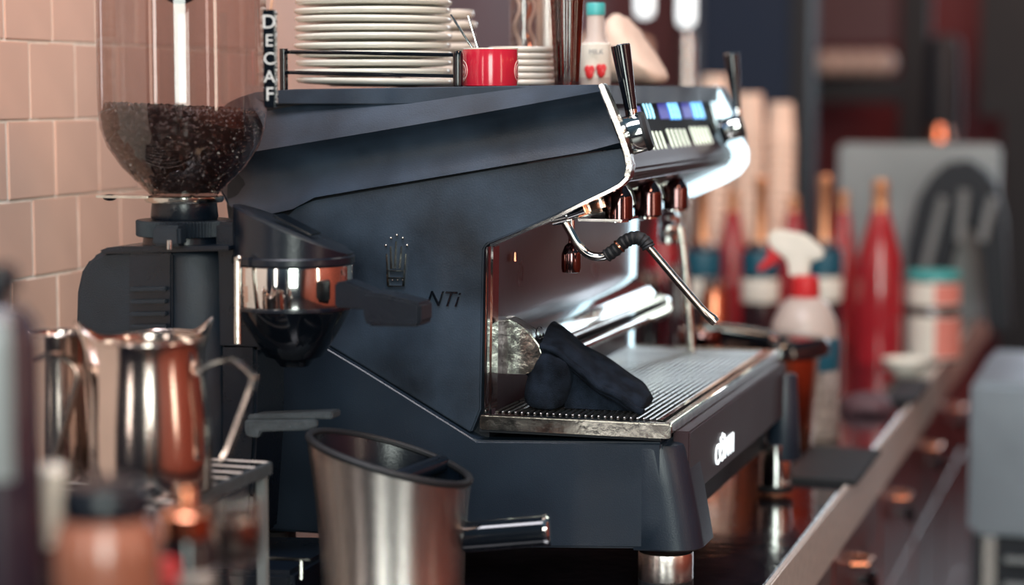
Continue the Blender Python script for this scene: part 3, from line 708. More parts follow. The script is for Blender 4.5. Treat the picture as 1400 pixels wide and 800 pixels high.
# ================================================================== CLOTH
CT = thing('bar_cloth', (aty(790, 558, Y0+.09).x, Y0+.09, zt_tray), 'crumpled dark navy cloth lying folded on the chrome drip grate', 'cloth')
def Cc(x, y, Y): return aty(640+x/3.332, 380+y/3.332, Y)
ya = Y0+.055; yb = Y0+.135
nearE = [(332, 292), (350, 300), (400, 322), (470, 362), (520, 405), (590, 470), (660, 520), (730, 565), (800, 598)]
farE = [(398, 190), (440, 225), (480, 272), (530, 318), (600, 352), (680, 385), (750, 430), (815, 495), (852, 565)]
rows = []
N1 = smoothpath([Cc(*p, ya) for p in nearE], 3); N2 = smoothpath([Cc(*p, yb) for p in farE], 3)
import mathutils.noise as mn
for i in range(len(N1)):
    a, c = N1[i], N2[i]; r = []
    for k in range(9):
        u = k/8; bul = math.sin(math.pi*u)*.012*(1-.4*abs(i/len(N1)-.5)); p = a.lerp(c, u)+Vector((0, -.004, 1)).normalized()*bul
        nz = mn.noise(p*34)*.007+mn.noise(p*80)*.0026; r.append(p+Vector((nz*.4, -nz, nz)))
    rows.append(r)
# close the slab: bottom layer sags onto the grate
rows2 = [[p for p in r]+[Vector((q_.x-.004, q_.y, max(zt_tray+.0015, q_.z-(.011 if j in (0, 8) else .02)))) for j, q_ in reversed(list(enumerate(r)))] for r in rows]
B().grid(rows2, True, True).build('draped_fold', M['cloth'], CT, smooth=70, subsurf=1)
B().tube([r[0]+Vector((0, -.001, -.004)) for r in rows], .0042, 10).build('hem', M['cloth'], CT, smooth=70)
# left bulging lobe
rows = []
lobL = [(345, 318), (310, 350), (285, 400), (265, 460), (256, 520), (262, 562), (290, 590), (330, 603)]
lobR = [(470, 365), (482, 400), (488, 430), (478, 470), (462, 520), (450, 560), (430, 590), (405, 604)]
for i in range(len(lobL)):
    a = Cc(*lobL[i], ya+.012); c = Cc(*lobR[i], ya+.012); m_ = (a+c)/2; hw = (c-a)/2; r = []
    for k in range(20):
        an = 2*math.pi*k/20; p = m_+hw*math.cos(an)+Vector((0, math.sin(an)*(.03 if math.sin(an) > 0 else .024), 0))
        nz = mn.noise(p*42)*.008; r.append(p+Vector((nz*.5, nz, nz*.4)))
        r[-1].z = max(r[-1].z, zt_tray+.001)
    rows.append(r)
B().grid(rows, True, True).build('rolled_end', M['cloth'], CT, smooth=70, subsurf=1)
# thin flap at the left and dark hollow behind
rows = []
for (a, c) in (((335, 298), (352, 310)), ((300, 350), (330, 345)), ((272, 405), (300, 400)), ((262, 440), (285, 446))):
    A = Cc(*a, ya+.004); C_ = Cc(*c, ya+.02); rows.append([A, A.lerp(C_, .5)+Vector((0, -.004, .001)), C_, C_+Vector((.002, .006, -.003)), A+Vector((.001, .006, -.003))])
B().grid(rows, True, True).build('flap', M['cloth'], CT, smooth=70)
rows = []
hol = [(440, 400, 604), (520, 420, 602), (600, 480, 600), (680, 530, 598), (760, 575, 598)]
for x, yt, yb_ in hol:
    r = []
    for (u, Y) in ((0, ya+.012), (1, ya+.012), (1, yb-.01), (0, yb-.01)):
        p = Cc(x, yt if u == 0 else yb_, Y); r.append(Vector((p.x, Y, max(p.z, zt_tray+.001))))
    zb = zt_tray+.001; r[1].z = zb; r[2].z = zb; r[3].z = r[0].z; rows.append(r)
B().grid(rows, True, True).build('under_fold', M['cloth'], CT, smooth=70)
# ================================================================== COFFEE GRINDER
HG = 2.30
gc, _ = px_prof(250, HG, [(10, 270)])
GR = thing('coffee_grinder', (gc.x, gc.y, 0), 'black coffee grinder with a big clear bean hopper and a chrome-banded doser', 'grinder')
# hopper
xy, pr = px_prof(252, HG, [(44, 269), (46, 266), (62, 250), (84, 228), (103, 200), (112, 175), (114.5, 150), (115, 120), (115, -90)])
hp_ = B(); hp_.lathe(xy, pr, 72); hp_.f = [q for q in hp_.f if len(q) == 4]
HP = hp_.build('hopper', M['glass'], GR, smooth=60); HP['label'] = 'clear plastic bean hopper'
xy_, pc_ = px_prof(252, HG, [(52, 276), (54, 273), (54, 268.5), (45, 267.5)]); B().lathe(xy, pc_, 48).build('hopper_ring', M['wornchrome'], GR)
xy_, pc_ = px_prof(252, HG, [(44, 300), (46, 296), (44, 276)]); B().lathe(xy, pc_, 48).build('hopper_neck', M['plastic'], GR)
# gate slide to the left
a = atd(135, 265, HG); c = atd(215, 272, HG)
g = B(); g.box((a+c)/2, ((c-a).length, .03, .003), Matrix.Rotation(YAW*.0, 3, 'Z')); g.build('hopper_gate', M['wornchrome'], GR, bevel=.001)
B().ball(atd(150, 270, HG), .008, 14, (1, 1, .5)).build('gate_knob', M['plastic'], GR)
# clamps inside top
for cx_, r_ in ((246, 36), (310, 18)):
    p = atd(cx_, -18, HG-.08 if cx_ < 300 else HG-.06)
    B().ball(p, r_*HG/F*.8, 20, (1, .6, .8)).build('lid_knob', M['plastic'], GR)
xy_, pc_ = px_prof(252, HG, [(116, -60), (117, -62), (117, -75), (90, -90)]); B().lathe(xy, pc_, 48).build('hopper_lid', M['plastic'], GR)
# beans
bn = B(); iv = []
import itertools
def bean(p, R, s):
    vs = []; fs = []
    for i in range(5):
        th = math.pi*i/4
        for k in range(8):
            a = 2*math.pi*k/8; x = math.sin(th)*math.cos(a); y = math.sin(th)*math.sin(a); z = math.cos(th)
            v = Vector((x*.66, y*.52*(1 if y < 0 else .62), z))*s
            if y > .5 and abs(x) < .4: v.y -= .12*s
            vs.append(p+R @ v)
    for i in range(4):
        for k in range(8): fs.append((i*8+k, i*8+(k+1) % 8, (i+1)*8+(k+1) % 8, (i+1)*8+k))
    k0 = len(bn.v); bn.v += vs; bn.f += [tuple(j+k0 for j in q) for q in fs]
def rad_at(z):
    for (r0, z0_), (r1, z1_) in zip(pr[:-1], pr[1:]):
        if z0_ <= z <= z1_: return r0+(r1-r0)*(z-z0_)/(z1_-z0_+1e-9)
    return pr[-1][0]
zb0 = pr[1][1]+.002; ztop = zfor(HG, 152)
rnd = random.Random(3)
for i in range(1900):
    z = zb0+(ztop-zb0)*(rnd.random()**.6); a = rnd.uniform(0, 2*math.pi); r = rad_at(z)-.0062
    tilt = .004*math.cos(a-math.pi-.3)
    R = Matrix.Rotation(rnd.uniform(0, 6.3), 3, 'Z') @ Matrix.Rotation(rnd.uniform(0, 6.3), 3, 'X') @ Matrix.Rotation(rnd.uniform(0, 6.3), 3, 'Y')
    bean(Vector((xy.x+r*math.cos(a), xy.y+r*math.sin(a), min(z, ztop+tilt-.002))), R, rnd.uniform(.0042, .0052))
for i in range(900):
    a = rnd.uniform(0, 2*math.pi); r = (rad_at(ztop)-.007)*math.sqrt(rnd.random())
    tilt = .005*math.cos(a-math.pi-.3)*r/.09
    R = Matrix.Rotation(rnd.uniform(0, 6.3), 3, 'Z') @ Matrix.Rotation(rnd.uniform(0, 6.3), 3, 'X')
    bean(Vector((xy.x+r*math.cos(a), xy.y+r*math.sin(a), ztop+tilt+rnd.uniform(-.002, .003))), R, rnd.uniform(.0042, .0052))
bn.lathe(xy, [(max(.001, rad_at(z)-.012), z) for z in [zb0+(ztop-.004-zb0)*t/8 for t in range(9)]], 32)
tag(bn.build('coffee_beans', M['bean'], smooth=50), 'dark roasted coffee beans filling the lower half of the clear hopper', 'coffee beans', kind='stuff')
# adjustment ring with teeth
xy_, pa = px_prof(252, HG, [(66, 322), (66, 300)])
def toothed(b, c, r, z0_, z1_, n=90, am=.04):
    rows = []
    for z, s in ((z0_, .97), (z0_+.001, 1), (z1_-.001, 1), (z1_, .97)):
        rows.append([c+Vector((r*s*(1-(am if j % 2 else 0))*math.cos(math.pi*j/n), r*s*(1-(am if j % 2 else 0))*math.sin(math.pi*j/n), z)) for j in range(2*n)])
    return b.grid(rows, True, True)
toothed(B(), xy, pa[0][0], pa[0][1], pa[1][1]).build('grind_ring', M['grindbody'], GR, smooth=20)['label'] = 'knurled grind adjustment ring'
xy_, pa = px_prof(252, HG, [(64, 342), (58, 338), (56, 322)]); B().lathe(xy, pa, 48).build('collar', M['plastic'], GR)
ck = atd(232, 322, HG-.06); B().box(ck, (.033, .02, .022)).build('ring_stop', M['grindbody'], GR, bevel=.003)
ck = atd(232, 336, HG-.07); B().tube([ck+Vector((0, 0, -.004)), ck+Vector((0, 0, .006))], .003, 12).build('pin', M['chrome'], GR)
# body: rounded box plus motor cylinder
bp = [(100, 800), (98, 470), (101, 400), (106, 372), (120, 350), (142, 340), (170, 337), (300, 337), (318, 341), (322, 350), (322, 800)]
yg = gc.y
def gxz(px, py, Y=None):
    p = aty(px, py, Y or (yg-.05)); return (p.x, p.z)
gb = B().prism([gxz(*p) for p in [(104, 800), (101, 470), (103, 400), (109, 372), (122, 352), (142, 342), (170, 339), (260, 339), (260, 800)]], yg-.05, yg+.075)
BD = gb.build('body', M['grindbody'], GR, bevel=.006, bseg=3, smooth=50)
B().prism([gxz(178, 346, yg-.052), gxz(237, 346, yg-.052), gxz(237, 520, yg-.052), gxz(178, 520, yg-.052)], yg-.056, yg-.048).build('vent_panel', M['plastic'], GR, bevel=.002)
for k in range(7):
    B().prism([gxz(183, 392+k*17, yg-.052), gxz(232, 391+k*17, yg-.052), gxz(232, 397+k*17, yg-.052), gxz(183, 398+k*17, yg-.052)], yg-.062, yg-.052).build('vent_slat', M['grindbody'], GR, bevel=.001)
cyl, pcyl = px_prof(276, HG-.02, [(46, 838), (47, 834), (47, 352), (45, 344), (40, 340)])
B().lathe(cyl, pcyl, 56).build('motor_housing', M['grindbody'], GR, smooth=40)
pp = [gxz(*p) for p in [(120, 338), (320, 338), (320, 344), (120, 344)]]
B().prism([gxz(138, 343), gxz(150, 338), gxz(170, 336), gxz(318, 336), gxz(318, 342), gxz(142, 347)], yg-.058, yg+.07).build('body_top', M['plastic'], GR, bevel=.003)
# doser
HD = 2.25
dc, dp = px_prof(402, HD, [(80, 418), (81, 415), (81, 362), (80, 359)])
B().lathe(dc, dp, 56).build('doser_chamber', M['chrome'], GR)['label'] = 'clear-fronted chrome band of the doser'
dc_, dp = px_prof(402, HD, [(81, 361), (84, 358), (84, 350), (82, 348), (82, 345)]); B().lathe(dc, dp, 56).build('doser_collar', M['plastic'], GR)
# slanted lid
rows = []
_, q1 = px_prof(402, HD, [(82, 348)]); rr = q1[0][0]
for k, (f_, zlo) in enumerate(((1, 0), (1, 1), (.93, 1.02), (.02, 1.0))):
    r_ = []
    for j in range(48):
        a = 2*math.pi*j/48; x = rr*f_*math.cos(a); y = rr*f_*math.sin(a); lx = (x*cy_+y*sy)/rr
        ztp = zfor(HD, 348)+(zfor(HD, 311)-zfor(HD, 348))*(1 - lx*.92) if k else zfor(HD, 348)
        if k == 1: ztp -= .002
        r_.append(Vector((dc.x+x, dc.y+y, ztp)))
    rows.append(r_)
B().grid(rows, True, True).build('doser_lid', M['plastic'], GR, smooth=30)['label'] = 'slanted black doser lid'
B().box(Vector((dc.x+.01, dc.y-.012, zfor(HD, 306))), (.05, .03, .002), Matrix.Rotation(.43, 3, 'Y')).build('lid_plate', M['gloss'], GR, bevel=.001)
dc_, dp = px_prof(402, HD, [(20, 500), (28, 490), (40, 486), (62, 452), (78, 424), (80, 417)]); B().lathe(dc, dp, 48).build('doser_funnel', M['gloss'], GR, smooth=40)['label'] = 'black funnel outlet'
_, dp = px_prof(402, HD, [(84, 420), (84, 416)]); B().lathe(dc, dp, 48).build('doser_rim', M['plastic'], GR)
# connector between body and doser
a = atd(325, 300, HD+.02); c = atd(345, 460, HD+.02)
B().bx(atd(315, 350, HG).x, dc.x-.02, yg-.03, yg+.04, zfor(HG, 470), zfor(HG, 300)).build('throat', M['plastic'], GR, bevel=.004)
B().tube([atd(325, 352, HD-.05), atd(325, 470, HD-.05)], .004, 12).build('doser_rod', M['wornchrome'], GR)
B().ball(atd(327, 353, HD-.055), .0035, 12).build('rod_ball', M['chrome'], GR)
# doser lever
Yd = dc.y-.05
lv = B(); A = [(462, 388), (520, 400), (582, 412), (582, 440), (548, 444), (505, 436), (500, 424), (462, 418)]
B().prism([gxz(p[0], p[1], Yd) for p in [(461, 386), (476, 383), (522, 402), (522, 424), (461, 420)]], Yd-.008, Yd+.02).build('doser_lever', M['plastic'], GR, bevel=.002)['label'] = 'black doser lever with a squared grip'
B().prism([gxz(p[0], p[1], Yd) for p in [(505, 398), (530, 400), (582, 413), (582, 440), (578, 445), (510, 444), (503, 432)]], Yd-.016, Yd+.022).build('lever_grip', M['plastic'], GR, bevel=.004)
# lower column, fork and base
B().prism([gxz(p[0], p[1], yg-.03) for p in [(300, 470), (350, 470), (350, 590), (340, 740), (300, 740)]], yg-.03, yg+.05).build('column', M['plastic'], GR, bevel=.004)
B().prism([gxz(p[0], p[1], yg-.03) for p in [(95, 760), (430, 765), (430, 842), (95, 835)]], yg-.09, yg+.09).build('grinder_base', M['plastic'], GR, bevel=.006)
Yk = dc.y-.03
fk = B(); fk.prism([gxz(p[0], p[1], Yk) for p in [(336, 574), (434, 574), (434, 584), (420, 588), (358, 590), (356, 598), (340, 597), (336, 590)]], Yk-.004, Yk+.004)
fk.prism([gxz(p[0], p[1], Yk) for p in [(336, 568), (452, 564), (452, 574), (336, 575)]], Yk+.004, Yk+.03)
fk.build('portafilter_fork', M['forkmetal'], GR, bevel=.0015)['label'] = 'grey metal portafilter fork'
B().tube([gxz(0, 0) and aty(368, 764, yg-.1), aty(424, 766, yg-.1)], .002, 8).build('tray_wire', M['wornchrome'], GR)
B().tube([aty(412, 766, yg-.1), aty(412, 792, yg-.1)], .002, 8).build('tray_wire', M['wornchrome'], GR)
# decaf tag
HT = HG-.11
tt = atd(372, 80, HT)
TG = thing('decaf_tag', atd(370, 148, HT), 'narrow black hanging tag lettered DECAF on the hopper', 'tag')
a = atd(361, 14, HT); c = atd(376, 147, HT); Rt = Matrix.Rotation(math.radians(14), 3, 'Z')
ctr = (a+c)/2; wd = .0125; hgt = (a.z-c.z)
B().box(ctr+Vector((.001, 0, 0)), (wd, .016, hgt), Rt).build('tag_board', M['gloss'], TG, bevel=.0008)
fx = Rt @ Vector((1, 0, 0)); fy = Rt @ Vector((0, -1, 0)); zs = [.98-.0, .76, .55, .36, .15]
for i, ch in enumerate('DECAF'):
    zc = a.z-hgt*(.13+.185*i)-.006
    text('letter', ch, .0205 if ch in 'DF' else .0185, ctr+fx*.0012+fy*.0084+Vector((0, 0, zc-ctr.z)), fx, (0, 0, 1), M['letter'], TG, .0003, align='CENTER')
side = B()
for i in range(26):
    z = a.z-hgt*(.03+.0365*i); p = ctr+fx*(wd/2+.0012)+Vector((0, 0, z-ctr.z)); side.box(p+fy*random.uniform(-.003, .005), (.0012, random.uniform(.003, .009), .0016), Rt @ Matrix.Rotation(random.uniform(-.7, .7), 3, 'X'))
side.build('side_pattern', M['letter'], TG)['label'] = 'pale scrollwork down the tag edge'
B().tube([ctr+Vector((0, 0, hgt/2-.008)), ctr+Vector((.003, 0, hgt/2+.006)), ctr+Vector((.001, .01, hgt/2+.03)), ctr+Vector((0, .012, hgt/2+.06))], .0013, 8).build('cord', M['string'], TG)
# ================================================================== KNOCK BOX
HK = 2.16
kc, kp = px_prof(537, HK, [(99, 800), (99, 760)])
KB = thing('knock_box', (kc.x, kc.y, 0), 'waisted brushed steel knock box with a slanted open top', 'knock box')
def kR(z):
    t = max(0, min(1, (z-.0)/.21)); return (.0765+.011*abs((t-.3)/.7)**2.0 if t > .3 else .0765+.006*((.3-t)/.3)**2)
zR = zfor(HK, 658); zL = zfor(HK, 596)
def rimz(lx): return (zL+zR)/2+(zR-zL)/2*lx
def kshell(rscale, zlow, inset, seg=72, n=16):
    rows = []
    for i in range(n+1):
        t = i/n; r_ = []
        for j in range(seg):
            a = 2*math.pi*j/seg; lx = math.cos(a-YAW)*1.0
            z1_ = rimz(lx)+inset; z = zlow+(z1_-zlow)*t; R = kR(z)*rscale*(1+.03*t)
            r_.append(Vector((kc.x+R*math.cos(a), kc.y+R*math.sin(a), z)))
        rows.append(r_)
    return rows
outer = kshell(1, 0, 0); inner = kshell(.955, .02, 0)
B().grid(outer+inner[::-1], False, True).build('steel_body', M['brushed'], KB, smooth=50)
rm = [outer[-1][j].lerp(inner[-1][j], .5)+Vector((0, 0, .001)) for j in range(72)]; rm += [rm[0], rm[1]]
B().tube(rm, .0042, 10).build('rubber_rim', M['rubber'], KB)
li = kshell(.945, .03, -.001)
lb = B().grid(li, False, True); lb.f.append(tuple(range(72))); lb.build('liner', M['plastic'], KB, smooth=50)['label'] = 'dark inner liner'
a = Vector((kc.x-.005, kc.y-.075, zfor(HK, 656))); c = Vector((kc.x+.03, kc.y+.076, zfor(HK, 648)))
B().tube([a, c], .01, 18).build('knock_bar', M['plastic'], KB)
# handle
h0 = atd(625, 735, HK-.0+.03); h1 = atd(752, 725, HK+.02)
B().tube([h0, h1-(h1-h0)*.06], .0165, 28).build('side_handle', M['gloss'], KB)['label'] = 'black cylindrical handle sticking out to the right'
B().tube([h1-(h1-h0)*.06, h1-(h1-h0)*.02, h1], [.0172, .0178, .015], 28).build('handle_cap', M['chrome'], KB)
# ================================================================== PITCHERS AND THEIR STAND
HS = 1.97; zs_ = zfor(HS, 668)
# slatted stand
e0 = atz(268, 694, zs_); e1 = atz(362, 640, zs_)
xr = atz(358, 637, zs_).x-.004; ybk = atz(358, 631, zs_).y; yfr = e0.y-.01
STN = thing('slatted_stand', (xr-.17, (ybk+yfr)/2, 0), 'low slatted steel rack carrying the milk pitchers', 'rack')
ns = max(6, int((ybk-yfr)/((e1.y-e0.y)/7.5)))
for i in range(ns):
    y = yfr+(ybk-yfr)*i/(ns-1)
    B().bx(xr-.40, xr, y-.0026, y+.0026, zs_-.0016, zs_).build('slat', M['strip'], STN, bevel=.0008, bseg=1)
B().bx(xr-.4, xr-.002, yfr, ybk, zs_-.014, zs_-.012).build('drip_plate', M['matte'], STN)
B().bx(xr-.002, xr+.004, yfr-.004, ybk+.004, zs_-.014, zs_-.0005).build('side_bar', M['forkmetal'], STN, bevel=.001)
B().bx(xr-.406, xr-.4, yfr-.004, ybk+.004, zs_-.014, zs_-.0005).build('side_bar', M['forkmetal'], STN, bevel=.001)
for (x, y) in ((xr-.004, ybk-.006), (xr-.396, ybk-.006), (xr-.02, yfr+.02), (xr-.396, yfr+.006)):
    B().bx(x-.005, x+.005, y-.005, y+.005, 0, zs_-.004).build('leg', M['greyboard'], STN, bevel=.001)
def pitcher(px, H, prof, zb, spout_ang, handle, name, label, m, wall=.0016):
    xy, pr = px_prof(px, H, prof); pr = [(r, z) for r, z in pr]; pr[0] = (pr[0][0], zb)
    T = thing(name, (xy.x, xy.y, zb), label, 'pitcher', 'steel milk pitchers on the rack')
    seg = 64; rows = []
    full = [(pr[0][0]*.05, zb)]+pr
    def pt(r, z, a, t):
        w = math.exp(-((math.atan2(math.sin(a-spout_ang), math.cos(a-spout_ang)))/.32)**2)*max(0, (t-.55)/.45)**1.6
        return Vector((xy.x+(r*(1+.34*w))*math.cos(a), xy.y+(r*(1+.34*w))*math.sin(a), z+.017*w))
    z1_ = pr[-1][1]
    for r, z in full: rows.append([pt(r, z, 2*math.pi*j/seg, (z-zb)/(z1_-zb)) for j in range(seg)])
    for r, z in full[::-1][:-1]: rows.append([pt(r-wall if r > wall*2 else r, z+(.0015 if z < zb+.002 else 0), 2*math.pi*j/seg, (z-zb)/(z1_-zb)) for j in range(seg)])
    B().grid(rows, True, True).build('pitcher_body', m, T, smooth=50)
    rimp = [pt(pr[-1][0]-wall/2, z1_, 2*math.pi*j/seg, 1) for j in range(seg+1)]
    B().tube(rimp, .0017, 8).build('rolled_rim', m, T)
    hp = smoothpath([Vector(q) for q in handle], 6)
    rws = []
    for i, p in enumerate(hp):
        t = (hp[min(i+1, len(hp)-1)]-hp[max(i-1, 0)]).normalized(); n_ = Vector((0, 1, 0)); w_ = t.cross(n_).normalized()
        rws.append([p+n_*.0065*s1+w_*.0018*s2 for s1, s2 in ((-1, -1), (1, -1), (1, 1), (-1, 1))])
    B().grid(rws, True, True).build('handle', m, T, bevel=.0008)
    return T
ppx = [(82, 670), (84, 664), (84, 620), (82, 575), (77, 530), (73, 490), (74, 470), (75, 464)]
hA = [atd(*p, 1.97) for p in ((272, 512), (285, 500), (305, 493), (322, 495), (342, 512), (347, 520), (335, 555), (312, 615), (300, 632))]
pitcher(207, 1.97, ppx, zs_+.0003, math.pi+YAW+.12, hA, 'milk_pitcher', 'largest polished steel milk pitcher, front of the rack, handle to the right', M['pitcher'])
# second pitcher peeking behind with its spout to the right
pB = [(60, 655), (61, 650), (60, 600), (56, 540), (52, 490), (54, 462), (55, 458)]
hB = [atd(*p, 2.1) for p in ((150, 505), (135, 492), (120, 500), (112, 520), (125, 600), (140, 620))]
pitcher(222, 2.07, pB, zs_+.0003, YAW+.1, hB, 'milk_pitcher', 'steel milk pitcher hidden behind the largest one, only its copper-tinted spout showing', M['pitcher'])
pC = [(45, 655), (46, 650), (45, 600), (42, 540), (40, 490), (41, 460), (42, 455)]
hC = [atd(*p, 1.97) for p in ((52, 492), (70, 484), (92, 492), (108, 510), (98, 550), (84, 600), (72, 636))]
pitcher(86, 2.04, pC, zs_+.0003, math.pi+.6, hC, 'milk_pitcher', 'steel milk pitcher at the left of the rack with a dark handle towards us', M['pitcher'])
# ================================================================== FOREGROUND BOTTLES
def stacked(name, px, H, parts, label, cat, seg=40, group=None):
    """parts: (partname, material, profile px (bottom to top))"""
    allp = []
    xy, pr = px_prof(px, H, parts[0][2]); T = thing(name, (xy.x, xy.y, 0), label, cat, group)
    for i, (pn, m, prof) in enumerate(parts):
        _, p2 = px_prof(px, H, prof)
        if i == 0: p2 = [(p2[0][0], 0.0)]+p2
        B().lathe(xy, p2, seg).build(pn, m, T, smooth=40)
    return T, xy
DB, dbx = stacked('dark_bottle', 8, 1.36, [('bottle_body', M['purpleglass'], [(56, 900), (56, 470), (52, 440), (38, 422), (22, 414)]), ('neck', M['plastic'], [(18, 415), (18, 398)]), ('cap', M['plastic'], [(28, 400), (30, 396), (30, 370), (24, 361), (10, 360)])], 'dark purple bottle with a black cap cut by the left photo edge', 'bottle')
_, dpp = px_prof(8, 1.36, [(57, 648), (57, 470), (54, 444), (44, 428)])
B().grid([[dbx+Vector((r*1.01*math.cos(a), r*1.01*math.sin(a), z)) for a in [math.radians(-150+k*9) for k in range(13)]] for r, z in dpp]).build('label', M['greyboard'], DB)['label'] = 'pale grey patch painted as the window highlight on the glass'  # window highlight painted on as a pale curved patch, no real label
stacked('paper_cup', 70, 1.42, [('holder', M['darkglass'], [(22, 900), (24, 790), (20, 745)]), ('cup_body', M['white'], [(15, 745), (17, 735), (24, 660), (26, 642), (22, 637)])], 'slim off-white tapered cup standing between the dark bottle and the black-lidded jar', 'cup')
stacked('lidded_jar', 150, 1.32, [('jar_body', M['amberfill'], [(72, 900), (74, 760), (70, 725), (60, 706)]), ('lid', M['plastic'], [(58, 706), (62, 700), (60, 672), (52, 660), (20, 656)])], 'squat jar of caramel colour with a domed black lid in the near foreground', 'jar')
stacked('copper_topped_bottle', 258, 1.5, [('bottle_body', M['gloss'], [(36, 900), (37, 740), (35, 735)]), ('collar', M['copper'], [(30, 735), (34, 732), (35, 702), (30, 697), (16, 694)]), ('spout', M['copper'], [(14, 695), (13, 672), (10, 665), (4, 664)]), ('band', M['greylabel'], [(38, 800), (38.5, 798), (38.5, 778), (37, 776)])], 'black bottle with a copper collar and spout in front of the pitcher rack', 'bottle')
_, _ = stacked('red_cap_bottle', 231, 1.40, [('bottle_body', M['darkglass'], [(16, 900), (16, 800)]), ('cap', M['redplastic'], [(15, 801), (15, 770), (12, 764)])], 'small bottle with a dark red cap between the caramel jar and the copper-topped bottle', 'bottle')
# ribbed stemmed glass
HR = 1.62
xy, pr = px_prof(322, HR, [(6, 776), (26, 772), (35, 760), (38, 735), (38, 700), (36, 682)])
RG = thing('ribbed_glass', (xy.x, xy.y, 0), 'ribbed clear stemmed glass right of the copper-topped bottle', 'glass')
rows = []
for r, z in pr+[(pr[-1][0]-.0015, pr[-1][1])]: rows.append([xy+Vector((r*(1+.035*math.cos(24*a))*math.cos(a), r*(1+.035*math.cos(24*a))*math.sin(a), z)) for a in [2*math.pi*j/144 for j in range(144)]])
B().grid(rows, False, True).build('bowl', M['lidglass'], RG, smooth=60)
B().lathe(xy, [(.03, 0), (.03, .003), (.005, .01), (.0045, pr[0][1]-.01), (.01, pr[0][1])], 32).build('stem', M['lidglass'], RG)
_, pi_ = px_prof(322, HR, [(20, 772), (30, 758), (33, 735), (33, 712)]); B().lathe(xy, pi_, 40).build('filling', M['pitcher'], RG)['label'] = 'rose-tinted metal lining'
# ================================================================== COUNTER BEYOND THE MACHINE
stacked('knock_bin', 1058, 3.30, [('steel_body', M['copper'], [(50, 612), (52, 606), (60, 486)]), ('rim', M['gloss'], [(66, 486), (74, 482), (74, 468), (68, 460), (40, 456), (6, 455)])], 'tapered copper-toned bin with a thick black rim beyond the drip tray', 'bin')
PF = thing('portafilter', atd(990, 455, 3.25), 'black portafilter handle with a chrome tip lying across the black rim', 'portafilter')
a = atd(962, 448, 3.22); c = atd(1052, 462, 3.22)
B().tube([a, a.lerp(c, .5), c], [.011, .014, .013], 20).build('grip', M['gloss'], PF)
B().tube([c, c+(c-a).normalized()*.012], [.013, .01], 20).build('tip', M['chrome'], PF)
B().lathe(atd(958, 470, 3.22), [(.034, 0), (.036, .004), (.036, .02), (.034, .024)], 32).build('basket_ring', M['darkchrome'], PF)
mt = atz(1084, 660, 0); mt2 = atz(1176, 660, 0); mt3 = atz(1150, 618, 0)
tag(B().bx(mt.x-.02, mt2.x, mt.y-.0, mt3.y, 0, .008).build('rubber_mat', M['rubber'], bevel=.003), 'flat black rubber mat on the counter by the far foot', 'mat')
# spray bottle
HSB = 3.46
xy, pr = px_prof(1098, HSB, [(44, 596), (47, 590), (47, 480), (44, 440), (32, 415), (18, 405)])
SB = thing('spray_bottle', (xy.x, xy.y, 0), 'milky spray bottle with a white head and red trigger', 'spray bottle')
pr[0] = (pr[0][0], 0); B().lathe(xy, pr, 36).build('bottle_body', M['clearplastic'], SB, smooth=40)
_, p2 = px_prof(1094, HSB, [(19, 406), (20, 402), (19, 380), (14, 376)]); B().lathe(xy, p2, 28).build('neck_ring', M['redplastic'], SB)['label'] = 'red screw ring'
def SX(px, py): p = aty(px, py, xy.y); return (p.x, p.z)
B().prism([SX(*p) for p in [(1050, 318), (1066, 314), (1100, 320), (1122, 338), (1128, 350), (1120, 356), (1108, 356), (1106, 378), (1080, 378), (1078, 356), (1054, 338)]], xy.y-.013, xy.y+.013).build('spray_head', M['paperwhite'], SB, bevel=.004)['label'] = 'white spray head'
B().prism([SX(*p) for p in [(1052, 328), (1070, 336), (1072, 350), (1058, 362), (1040, 372), (1034, 368), (1050, 350)]], xy.y-.008, xy.y+.008).build('trigger', M['redplastic'], SB, bevel=.003)['label'] = 'red trigger'
_, p2 = px_prof(1098, HSB, [(47.3, 592), (48, 590), (48, 505), (47.3, 503)]); B().lathe(xy, p2, 36).build('label', M['greylabel'], SB)['label'] = 'speckled grey label'
_, p2 = px_prof(1098, HSB, [(47.5, 503), (48.2, 500), (48.2, 462), (47, 460)]); B().lathe(xy, p2, 36).build('label_band', M['tealdark'], SB)['label'] = 'blue label band'
# gold-necked bottles
def syrup(px, H, dy, label):
    return stacked('syrup_bottle', px, H, [('bottle_body', M['darkglass'], [(24, 1638/H+125), (25, 470+dy), (25, 350+dy), (20, 338+dy), (12, 330+dy)]), ('foil_neck', M['gold'], [(12, 332+dy), (8.5, 318+dy), (8, 262+dy), (9.5, 258+dy), (9.5, 244+dy), (6, 241+dy)]), ('neck_label', M['tealdark'], [(25.3, 376+dy), (25.6, 374+dy), (25.6, 345+dy), (25, 343+dy)]), ('label', M['paperwhite'], [(25.4, 412+dy), (25.8, 410+dy), (25.8, 382+dy), (25, 380+dy)])], label, 'bottle', group='gold-necked syrup bottles behind the drip tray')
syrup(960, 4.45, 0, 'gold-necked dark bottle nearest the machine, seen behind the far steam wand')
syrup(1038, 4.35, 0, 'gold-necked dark bottle behind the red spray trigger')
syrup(1124, 4.45, -2, 'gold-necked dark bottle behind the white spray head, right of the others')
def redb(px, H, w, top, label, m='redglass'):
    return stacked('red_bottle', px, H, [('bottle_body', M[m], [(w*.95, 1638/H+125), (w, 480), (w, 400), (w*.86, 350), (w*.45, 300), (w*.33, 285)]), ('foil_neck', M['gold'], [(w*.36, 288), (w*.3, top+14), (w*.34, top+10), (w*.3, top)])], label, 'bottle', group='red bottles on the far counter')
redb(1200, 4.42, 34, 246, 'large red bottle with a gold neck standing alone left of the pale jars')
redb(1000, 4.7, 26, 262, 'red bottle between two gold-necked bottles behind the steam wand tip')
